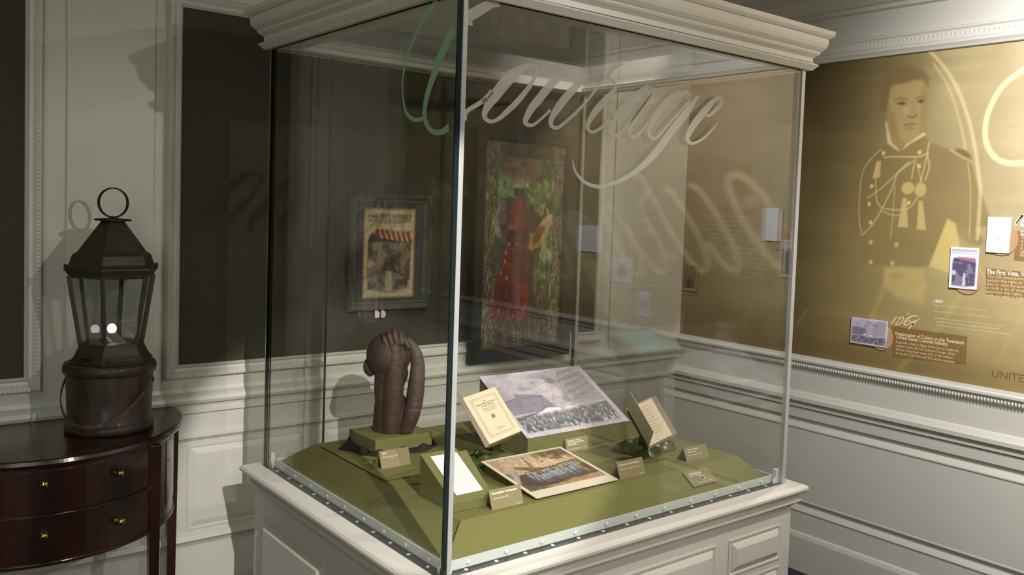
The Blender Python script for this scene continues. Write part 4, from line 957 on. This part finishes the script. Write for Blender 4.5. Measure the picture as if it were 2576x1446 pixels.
MB().hexa([foot+ex_*-.02+Vector((0, .02, DZ+.056-foot.z)), foot+ex_*.02+Vector((0, .02, DZ+.056-foot.z)), foot+ex_*.02+Vector((0, .06, DZ+.056-foot.z)), foot+ex_*-.02+Vector((0, .06, DZ+.056-foot.z)),
           b_+ex_*(w_*.5-.02)-n_*.0185+ey_*.03, b_+ex_*(w_*.5+.02)-n_*.0185+ey_*.03, b_+ex_*(w_*.5+.02)-n_*.020+ey_*.08, b_+ex_*(w_*.5-.02)-n_*.020+ey_*.08]).build('prop', DKCLOTH, st1)
MB().slab(b_-ey_*.005-n_*.018, b_+ex_*w_-ey_*.005-n_*.018, b_+ex_*w_-ey_*.005+n_*.002, b_-ey_*.005+n_*.002, -ey_*-1, .002).build('ledge', glass('clear_acrylic', (.9, .92, .9)), st1)
# right book: seen past its raised front cover
BL = at(1633, 1123, 2, .842); BR = at(1692, 1093, 2, .865); ex = (BR-BL).normalized(); d = ray(1639, 1001); TR = CAM+d*((BR-CAM).dot(ex)/d.dot(ex)); TL = TR+(BL-BR)
o2, b2, ex2, ey2, n2, w2, h2 = openbook('small open book with lined cream page at the right, cover standing up', BL, BR, TL, (near(1587, 986, TL, .04), near(1645, 1085, BL, .05)), .008, COVERP, mat('grey_green_cover', (176, 178, 154), .4),
    [], (.012, .006))
mb = MB()
for i in range(10):
    y = .88-.075*i; a, b = b2+ex2*(w2*.42)+ey2*(h2*y)+n2*.0006, b2+ex2*(w2*(.80 if i % 3 else .72))+ey2*(h2*y)+n2*.0006
    mb.add([a, b, b+ey2*.0009, a+ey2*.0009], [(0, 1, 2, 3)])
mb.build('printed_lines', GREYINK, o2)
q = [b2+ex2*w2-n2*.012-ey2*.004, b2+ex2*(w2+.030)-n2*.012-ey2*.002, b2+ex2*(w2+.030)-n2*.012+ey2*(h2+.004), b2+ex2*w2-n2*.012+ey2*(h2+.004)]
MB().slab(*q, n2, .002).build('rear_board', COVERP, o2)
st2 = thing('book_cradle', 'dark tilted cradle propping the right open book on green satin', 'book stand', (b2.x, b2.y, DZ))
f2 = b2+ex2*(w2*.5)-n2*.03
MB().hexa([(f2.x-.02, f2.y+.02, DZ+.036), (f2.x+.02, f2.y+.02, DZ+.036), (f2.x+.02, f2.y+.06, DZ+.036), (f2.x-.02, f2.y+.06, DZ+.036),
           b2+ex2*(w2*.5-.02)-n2*.0155+ey2*.03, b2+ex2*(w2*.5+.02)-n2*.0155+ey2*.03, b2+ex2*(w2*.5+.02)-n2*.017+ey2*.08, b2+ex2*(w2*.5-.02)-n2*.017+ey2*.08]).build('prop', DKCLOTH, st2)
MB().tube([b2-ex2*.004-n2*.004, b2-ex2*.004-n2*.004+ey2*(h2*.95)], .003, 8).build('spine_rest', LAMPDK, st2)

# ================================================================== PICTURES ON THE BACK WALL
def picframe(name, label, x0, x1, z0, z1, fwid, prof, m, yb, cat='picture'):
    o = thing(name, label, cat, ((x0+x1)/2, YA, (z0+z1)/2))
    MB().ring((x0+fwid, x1-fwid, z0+fwid, z1-fwid), prof, lambda a, b, d: Vector((a, yb-d, b)), True).build('frame', m, o)
    return o
yb = YA-.004
HX0, HX1, HZ0, HZ1 = .413, .765, 1.156, 1.602
hp = picframe('framed_magazine_cover', 'magazine cover with striped banner in a dark ornate frame behind the case', HX0, HX1, HZ0, HZ1, .034,
              [(0, 0), (0, .008), (.006, .012), (.012, .010), (.022, .020), (.030, .022), (.034, .014), (.034, 0)], SILVERF, yb)
mb = MB()
for a, b, c, d in ((HX0+.008, HZ0+.008, HX1-.008, HZ0+.008), (HX0+.008, HZ1-.008, HX1-.008, HZ1-.008), (HX0+.008, HZ0, HX0+.008, HZ1), (HX1-.008, HZ0, HX1-.008, HZ1)):
    beadrow(mb, (a, yb-.022, b), (c, yb-.022, d), .009, .0045)
mb.build('carved_beading', SILVERF, hp)
MB().box(HX0+.03, HX1-.03, yb-.006, yb, HZ0+.03, HZ1-.03).build('mat_board', mat('slate_mat', (72, 74, 82), .9), hp)
GX0, GX1, GZ0, GZ1 = .474, .697, 1.202, 1.549
def paint_harper(p):
    X, Y = p.X, p.Y; p.C[:] = (176, 132, 82); p.rect(.03, .97, .02, .98, (214, 198, 158), 1, .006)
    p.rect(.07, .93, .835, .885, (176, 164, 136), .6, .02)
    for i in range(9): p.ell(.12+.095*i, .86, .04, .014, (140, 130, 110), .6, .8)
    p.poly([(.09, .62), (.14, .72), (.3, .77), (.9, .74), (.93, .66), (.92, .25), (.86, .11), (.6, .06), (.3, .08), (.12, .12), (.08, .3)], (134, 116, 98), .85, .03)
    p.mix(.6*(fbm(X*9, Y*12, 71, 3) > .52)*(Y < .63)*(Y > .1)*(X > .1)*(X < .9), (74, 60, 58))
    p.mix(.4*(fbm(X*7, Y*9, 75, 3) > .6)*(Y < .63)*(Y > .1)*(X > .1)*(X < .9), (178, 160, 132))
    p.poly([(.09, .63), (.14, .70), (.2, .71), (.55, .65), (.9, .61), (.92, .64), (.5, .62)], (72, 64, 84), .9, .015)
    for k in range(7): p.poly([(.22+.1*k, .765-.006*k), (.28+.1*k, .765-.006*k), (.34+.1*k, .665-.008*k), (.27+.1*k, .665-.008*k)], (164, 66, 56), .9, .01)
    for k in range(7): p.poly([(.28+.1*k, .765-.006*k), (.31+.1*k, .765-.006*k), (.38+.1*k, .665-.008*k), (.34+.1*k, .665-.008*k)], (212, 190, 158), .9, .01)
    p.poly([(.42, .08), (.46, .4), (.5, .44), (.54, .4), (.58, .08)], (204, 192, 150), .8, .02)
    p.poly([(.38, .30), (.42, .46), (.58, .46), (.64, .3)], (70, 56, 56), .7, .03)
    p.ell(.15, .38, .07, .04, (206, 190, 156), .8, .4); p.grain(.12, 30, 40, 77)
cv = sheet('cover_print', (GX0, yb-.0075, GZ0), (1, 0, 0), (0, 0, 1), GX1-GX0, GZ1-GZ0, lsp(0, 1, 110), lsp(0, 1, 160), paint_harper, hp, INK, .001, (150, 110, 70))
text("HARPER'S WEEKLY", (GX0+.018, yb-.0082, GZ1-.040), (1, 0, 0), (0, 0, 1), .024, DARKINK, hp, 'printed_title', .0004, width=GX1-GX0-.036, bold=.0004)
text('JOURNAL OF CIVILIZATION', (GX0+.07, yb-.0082, GZ1-.060), (1, 0, 0), (0, 0, 1), .007, DARKINK, hp, 'printed_title', .0004, width=.09)

QX0, QX1, QZ0, QZ1 = .944, 1.474, .922, 1.892
yq = YA-.030
pt = thing('framed_painting', 'tall dark framed painting of a woman in red carrying a basket', 'painting', ((QX0+QX1)/2, YA, (QZ0+QZ1)/2))
MB().ring((QX0+.05, QX1-.05, QZ0+.05, QZ1-.05), [(0, 0), (0, .026), (.008, .034), (.046, .034), (.05, .028), (.05, 0)], lambda a, b, d: Vector((a, yq-d, b)), True).build('frame', BLACKW, pt)
MB().box(QX0+.045, QX1-.045, yq-.002, YA-.004, QZ0+.045, QZ1-.045).build('backing_board', BLACKW, pt)
def qpt(x, y): return ((x-62)/(585-62)*1.0, 1-(y-95)/(1365-95))     # crop coordinates -> unit canvas (rough)
def qc(L):
    out = []
    for x, y in L:
        p = at(1160+x*.4354, 300+y*.4357, 1, yq-.02); out.append(((p.x-(QX0+.05))/(QX1-QX0-.1), (p.z-(QZ0+.05))/(QZ1-QZ0-.1)))
    return out
def paint_woman(p):
    X, Y = p.X, p.Y; p.C[:] = (62, 50, 34); p.grain(.4, 10, 16, 81, 4)
    p.rect(.17, .86, .16, .93, (66, 104, 66), 1, .02)
    n = fbm(X*9, Y*16, 83, 4); msk = (X > .17)*(X < .86)*(Y > .3)*(Y < .93)
    p.mix(.75*np.clip((n-.5)*9, 0, 1)*msk, (126, 158, 112)); p.mix(.85*np.clip((.47-n)*10, 0, 1)*msk*(X < .55), (36, 104, 92)); p.mix(.8*np.clip((.45-n)*10, 0, 1)*msk*(X >= .55), (34, 66, 44)); n = fbm(X*12+5, Y*20, 87, 3)
    p.mix(.8*np.clip((n-.56)*9, 0, 1)*msk*np.clip((X-.3)*4, 0, 1), (196, 186, 92)); p.mix(.6*np.clip((.38-n)*10, 0, 1)*msk, (20, 48, 44))
    p.mix(.9*np.clip((.42-Y)*6, 0, 1)*(X > .6), (72, 64, 40)); p.mix(np.clip((.20-Y)*9, 0, 1), (78, 62, 46))
    def P(L, c, a=1, s=.012): p.poly(qc(L), c, a, s)
    P([(255, 265), (290, 235), (350, 225), (420, 235), (470, 265), (475, 310), (450, 345), (400, 368), (330, 368), (280, 340)], (142, 112, 90))
    P([(275, 262), (330, 235), (380, 240), (340, 275)], (176, 148, 122), .8); P([(345, 262), (370, 235), (405, 262), (385, 280)], (84, 62, 70), .9)
    P([(305, 372), (345, 365), (378, 375), (372, 400), (310, 402)], (150, 148, 140)); P([(315, 400), (372, 400), (372, 440), (345, 462), (318, 440)], (62, 42, 34))
    P([(330, 445), (372, 445), (374, 475), (328, 475)], (120, 30, 32))
    P([(215, 520), (235, 470), (250, 600), (240, 690), (210, 670), (188, 590)], (132, 132, 120), .9)
    P([(235, 480), (285, 445), (330, 460), (385, 475), (430, 500), (440, 560), (440, 640), (400, 660), (400, 740), (245, 740), (235, 640), (222, 570)], (92, 64, 62))
    P([(300, 490), (345, 480), (370, 510), (365, 640), (290, 640), (295, 560)], (142, 42, 36), .9)
    P([(285, 640), (390, 640), (392, 735), (280, 735)], (96, 44, 40), .8)
    P([(435, 555), (480, 560), (495, 500), (505, 560), (490, 610), (470, 640), (430, 620)], (50, 36, 32))
    P([(222, 700), (260, 735), (270, 840), (215, 840)], (58, 60, 56), .8)
    P([(258, 740), (390, 740), (430, 800), (428, 1100), (395, 1150), (290, 1185), (170, 1130), (172, 1060), (215, 900)], (116, 34, 36))
    P([(180, 1050), (215, 930), (290, 950), (280, 1100), (200, 1110)], (92, 26, 28), .7); P([(330, 950), (395, 950), (395, 1140), (325, 1150)], (140, 44, 42), .7)
    P([(395, 760), (430, 800), (428, 1100), (400, 1120)], (56, 48, 60), .8); P([(285, 960), (320, 960), (320, 1170), (290, 1175)], (70, 30, 34), .7); P([(345, 760), (400, 770), (395, 930), (345, 930)], (84, 50, 54), .7)
    for (x, y, r) in ((265, 770, .012), (262, 820, .012), (240, 885, .012), (270, 915, .012), (225, 1110, .014), (285, 720, .01), (330, 722, .01)): p.ell(*qc([(x, y)])[0], r*1.4, r, (190, 156, 96), .8, .5)
    q = qc([(470, 655)])[0]; p.ell(q[0], q[1], .155, .048, (200, 168, 116), 1, .1, .55); q = qc([(455, 668)])[0]; p.ell(q[0], q[1], .09, .026, (166, 46, 30), .95, .3, .5)
    P([(230, 1170), (280, 1180), (270, 1260), (225, 1240)], (110, 86, 70), .7); P([(300, 1180), (350, 1170), (345, 1250), (305, 1240)], (96, 72, 62), .7)
    dn = fbm(X*22, Y*30, 91, 3); body = (np.abs(X-.48) < .24)*(Y > .18)*(Y < .72)
    p.mix(.45*np.clip((dn-.55)*6, 0, 1)*body, (60, 30, 32)); p.mix(.22*np.clip((.42-dn)*6, 0, 1)*body, (176, 110, 96))
    p.grain(.22, 30, 44, 93, 3)
    # straw-like scratches round the border, hooked at the top
    r = random.Random(9)
    for k in range(820):
        side = r.random()
        if side < .34: x = r.uniform(.005, .17); y = r.uniform(.0, .95)
        elif side < .68: x = r.uniform(.85, .99); y = r.uniform(.0, .95)
        elif side < .76: x = r.uniform(.02, .98); y = r.uniform(.93, .975)
        elif side < .92: x = r.uniform(.02, .98); y = r.uniform(.0, .16)
        else: x = r.uniform(.64, .86); y = r.uniform(.16, .48)
        l = r.uniform(.025, .06)*(.5 if .68 < side < .76 else 1); dx = r.uniform(-.018, .018); hk = r.choice((-1, 1))*r.uniform(.0, .045)
        c = (228, 222, 196) if r.random() < .5 else (164, 154, 124)
        p.line([(x, y), (x+dx*.5, y+l*.6), (x+dx, y+l), (x+dx+hk*.6, y+l+.006), (x+dx+hk, y+l-.008)], .0022, c, r.uniform(.45, .95), .0045)
sheet('painted_panel', (QX0+.05, yq-.010, QZ0+.05), (1, 0, 0), (0, 0, 1), QX1-QX0-.1, QZ1-QZ0-.1, lsp(0, 1, 270), lsp(0, 1, 540), paint_woman, pt, INKO, .004, (60, 50, 40))

# ================================================================== SIDE TABLE, BUCKET, LANTERN
TX, TYB, TA, TB_, TZ = -.600, YA-.036, .408, .445, .873
tab = thing('side_table', 'half round mahogany side table with brass knobs against the back wall', 'side table', (TX, TYB, 0))
def halfring(prof, n=110):
    """prof: (inset, z) ; half ellipse plan"""
    vs = []; m = n+1
    for ins, z in prof:
        for k in range(m):
            a = math.pi+math.pi*k/n; vs.append((TX+(TA-ins)*math.cos(a), TYB+(TB_-ins)*math.sin(a)*1.0, z))
    fs = [(i*m+k, i*m+k+1, (i+1)*m+k+1, (i+1)*m+k) for i in range(len(prof)-1) for k in range(n)]
    fs += [tuple(i*m for i in range(len(prof))), tuple(i*m+n for i in range(len(prof)))[::-1]]
    fs += [tuple(range(m)), tuple(range((len(prof)-1)*m, len(prof)*m))[::-1]]
    c = len(prof); fs.append(tuple([0, n, (c-1)*m+n, (c-1)*m]))
    return MB().add(vs, fs)
halfring([(.014, TZ-.024), (.003, TZ-.020), (0, TZ-.012), (.003, TZ-.003), (.008, TZ)]).build('table_top', MAHOG, tab, smooth=False)
halfring([(.028, .585), (.028, TZ-.024)]).build('body', MAHOG, tab)
def ep(a, ins, z=0): return Vector((TX+(TA-ins)*math.cos(a), TYB+(TB_-ins)*math.sin(a), z))
def curved(a0, a1, ins0, ins1, z0, z1, name, parent, m=MAHOG, n=20):
    vs = []
    for ins in (ins0, ins1):
        for z in (z0, z1):
            vs += [ep(a0+(a1-a0)*k/n, ins, z) for k in range(n+1)]
    m1 = n+1; fs = []
    for k in range(n): fs += [(k, k+1, m1+k+1, m1+k), (2*m1+k, 3*m1+k, 3*m1+k+1, 2*m1+k+1), (k, 2*m1+k, 2*m1+k+1, k+1), (m1+k, m1+k+1, 3*m1+k+1, 3*m1+k)]
    fs += [(0, m1, 3*m1, 2*m1), (n, 2*m1+n, 3*m1+n, m1+n)]
    return MB().add(vs, fs).build(name, m, parent, bevel=.0012)
A0, A1 = math.pi*1.205, math.pi*1.735
def ang_of(px, py, ins):
    best = min((abs((proj(ep(a, ins, z))[0]-px))+abs(proj(ep(a, ins, z))[1]-py), a, z) for a in lsp(math.pi*1.02, math.pi*1.98, 300) for z in lsp(.6, .86, 60)); return best[1], best[2]
for z0, z1, kn in ((.722, .838, ((111, 1216), (298, 1190))), (.602, .712, ((111, 1345), (300, 1311)))):
    dr = curved(A0, A1, .0265, .0295, z0, z1, 'drawer', tab)
    for px, py in kn:
        a, z = ang_of(px, py, .018); n = Vector((math.cos(a)/TA, math.sin(a)/TB_, 0)).normalized(); p = ep(a, .0265, z)
        MB().lathe([(.009, -.001), (.009, .002), (.004, .004), (.0035, .010), (.008, .014), (.0105, .019), (.009, .024), (.004, .0265), (.0003, .027)], p, 20, tuple(n)).build('knob', BRASS, dr, smooth=True)
    a = (A0+A1)/2+.13; p = ep(a, .0262, z1-.02); n = Vector((math.cos(a)/TA, math.sin(a)/TB_, 0)).normalized()
    MB().lathe([(.004, 0), (.004, .0006)], p, 10, tuple(n), sx=.6, sy=1.4).build('keyhole', LAMPDK, dr)
curved(math.pi*1.03, A1*1.0+.0, .020, .027, .713, .721, 'drawer_rail', tab)
curved(math.pi*1.80, math.pi*1.975, .0262, .0295, .63, .826, 'side_door', tab)
kb = ep(math.pi*1.815, .0262, .765); MB().ball(kb, .004, 10, 8).build('small_knob', BRASS, tab, smooth=True)
curved(math.pi*1.0, math.pi*2.0, .024, .030, .583, .592, 'bottom_bead', tab, n=50)
for a in (math.pi*1.02, math.pi*1.19, math.pi*1.735, math.pi*1.965):
    c = ep(a, .026); s0, s1 = .0165, .010
    if a > math.pi*1.9 or a < math.pi*1.1: c.y -= .004
    MB().hexa([(c.x-s1, c.y-s1, 0), (c.x+s1, c.y-s1, 0), (c.x+s1, c.y+s1, 0), (c.x-s1, c.y+s1, 0), (c.x-s0, c.y-s0, .84), (c.x+s0, c.y-s0, .84), (c.x+s0, c.y+s0, .84), (c.x-s0, c.y+s0, .84)]).build('leg', MAHOG, tab, bevel=.0015)

# wooden bucket
LC = Vector((-.432, 1.155, TZ)); LU = UX; LWc = TW
kp = (LC-CAM).dot(fw)/FPX
HANDW = wood('handle_wood', (62, 46, 32), (104, 82, 60), .5, (12, 12, 1.5), .1)
bu = thing('wooden_bucket', 'dark old wooden bucket with a bent handle on the side table', 'bucket', LC)
c0 = Vector((LC.x, LC.y, TZ))
MB().lathe([(0.1133, .0005), (0.1186, .006), (0.1186, .020), (0.1142, .026), (0.1115, .03), (0.1133, .10), (0.1159, .170), (0.1159, .178)], c0, 48).build('tub', BUCKW, bu, smooth=True)
MB().lathe([(0.1168, .168), (0.1226, .172), (0.1239, .182), (0.1235, .192), (0.1195, .1995), (.10, .2015), (.0, .2015)], c0, 48, cap=False).build('lid', BUCKW, bu, smooth=True)
pts = []
for k in range(25):
    t = k/24; a = -1+2*t; u = 0.1226*math.sin(a*math.pi/2); wv = 0.1226*math.cos(a*math.pi/2)+.004
    pts.append(c0+LU*u*1.02+LWc*wv+Vector((0, 0, .150-.118*math.cos(a*math.pi/2)**1.1)))
mb = MB()
vs = []
for i, p in enumerate(pts):
    o_ = (p-c0); o_.z = 0; o_.normalize()
    for dz, dr in ((-.006, -.0015), (-.006, .0015), (.006, .0015), (.006, -.0015)): vs.append(p+Vector((0, 0, dz))+o_*dr)
mb.add(vs, [(i*4+k, i*4+(k+1) % 4, i*4+4+(k+1) % 4, i*4+4+k) for i in range(24) for k in range(4)]+[(0, 1, 2, 3), (99, 98, 97, 96)])
mb.build('handle', HANDW, bu)
for s_ in (-1, 1):
    MB().lathe([(.007, 0), (.007, .004), (.003, .006), (.0002, .006)], c0+LU*(s_*0.1235)+Vector((0, 0, .150)), 12, tuple(LU*s_)).build('handle_peg', LAMPDK, bu, smooth=True)

# lantern
Z0 = TZ+.2020
la = thing('lantern', 'six sided green metal candle lantern with a ring, standing on the bucket', 'lantern', (LC.x, LC.y, Z0))
ph0 = math.atan2(LU.y, LU.x)-math.radians(15)
LCz = Vector((LC.x+.003, LC.y-.002, 0))
def hp6(r, z, k): a = ph0-k*math.pi/3; return Vector((LCz.x+r*math.cos(a), LCz.y+r*math.sin(a), z))
def hexl(prof, name, m, parent=la, cap=True):
    vs = [hp6(r, z, k) for r, z in prof for k in range(6)]
    fs = [(i*6+k, i*6+(k+1) % 6, i*6+6+(k+1) % 6, i*6+6+k) for i in range(len(prof)-1) for k in range(6)]
    if cap: fs += [tuple(range(6)), tuple(range(len(vs)-6, len(vs)))]
    return MB().add(vs, fs).build(name, m, parent, bevel=.0008)
zb0, zg0, zg1 = Z0, Z0+.056, Z0+.252
hexl([(.116, zb0), (.117, zb0+.004), (.110, zb0+.009), (.100, zb0+.024), (.090, zb0+.046), (.089, zg0)], 'base', PATINA)
hexl([(.106, zg1-.006), (.117, zg1), (.119, zg1+.006), (.130, zg1+.020), (.129, zg1+.024), (.116, zg1+.034), (.108, zg1+.060), (.100, zg1+.066), (.094, zg1+.070), (.032, zg1+.158), (.030, zg1+.160)], 'roof', PATINA)
RG0, RG1 = .085, .116
for k in range(6):
    MB().tube([hp6(RG0, zg0-.002, k), hp6(RG1, zg1, k)], .0070, 4).build('post', PATINA, la)
    a, b, c, d = hp6(RG0-.002, zg0, k), hp6(RG0-.002, zg0, k+1), hp6(RG1-.002, zg1, k+1), hp6(RG1-.002, zg1, k)
    n = (b-a).cross(d-a).normalized(); MB().slab(a, b, c, d, n, .0015).build('pane', LGLASS, la, fix=False)
    MB().ball(hp6(.124, zg1+.030, k), .005, 8, 6).build('eave_stud', LAMPDK, la, smooth=True)
MB().lathe([(.020, 0), (.048, .001), (.050, .004), (.046, .007), (.012, .009), (.0105, .014)], (LCz.x, LCz.y, zg1+.158), 28).build('smoke_cap', LAMPDK, la, smooth=True)
rc = Vector((LCz.x, LCz.y, zg1+.212)); rp = [rc+UX*(.0425*math.cos(t))+Vector((0, 0, .0425*math.sin(t))) for t in lsp(0, 2*math.pi, 49)]
vs = []
for i in range(48):
    o_ = (rp[i]-rc).normalized()
    for dr, dw in ((-.0016, -.005), (.0016, -.005), (.0016, .005), (-.0016, .005)): vs.append(rp[i]+o_*dr+TW*dw)
MB().add(vs, [(i*4+k, i*4+(k+1) % 4, ((i+1) % 48)*4+(k+1) % 4, ((i+1) % 48)*4+k) for i in range(48) for k in range(4)]).build('carrying_ring', LAMPDK, la)
MB().lathe([(.030, 0), (.030, .006), (.012, .010), (.012, .022), (.009, .026), (.0003, .026)], (LCz.x, LCz.y, zg0), 20).build('candle_cup', LAMPDK, la, smooth=True)
# small electric flame
fl = LCz+Vector((0, 0, zg0+.038))
MB().ball(fl, .0125, 16, 12, (1, 1, 1.15)).build('flame_bulb', mat('flame_glow', (255, 240, 230), .4, emit=(255, 226, 214), estr=9), la, smooth=True)
# latch on the front of the base
mb = MB(); q = LCz+TW*.094+Vector((0, 0, Z0+.020))
mb.tube([q+UX*(-.038), q+UX*.0+Vector((0, 0, -.004)), q+UX*.036+Vector((0, 0, -.012))], .004, 8); mb.lathe([(.006, -.002), (.012, -.002), (.012, .003), (.006, .003)], q+UX*(-.040), 16, tuple(TW)); mb.ball(q+UX*.040+Vector((0, 0, -.012)), .006, 8, 6)
mb.build('latch', LAMPDK, la, smooth=True)

GR = {'label_card': 'tan label cards in the display case', 'picture_card': 'picture cards mounted on the mural', 'satin_cloth': 'green satin cloths under the open books',
      'open_book': 'open books in the display case', 'book_cradle': 'cradles propping the open books', 'document_stand': 'slanted olive boards by the front corner'}
for o in SC.objects:
    if o.parent is None and o.name.split('.')[0] in GR: o['group'] = GR[o.name.split('.')[0]]
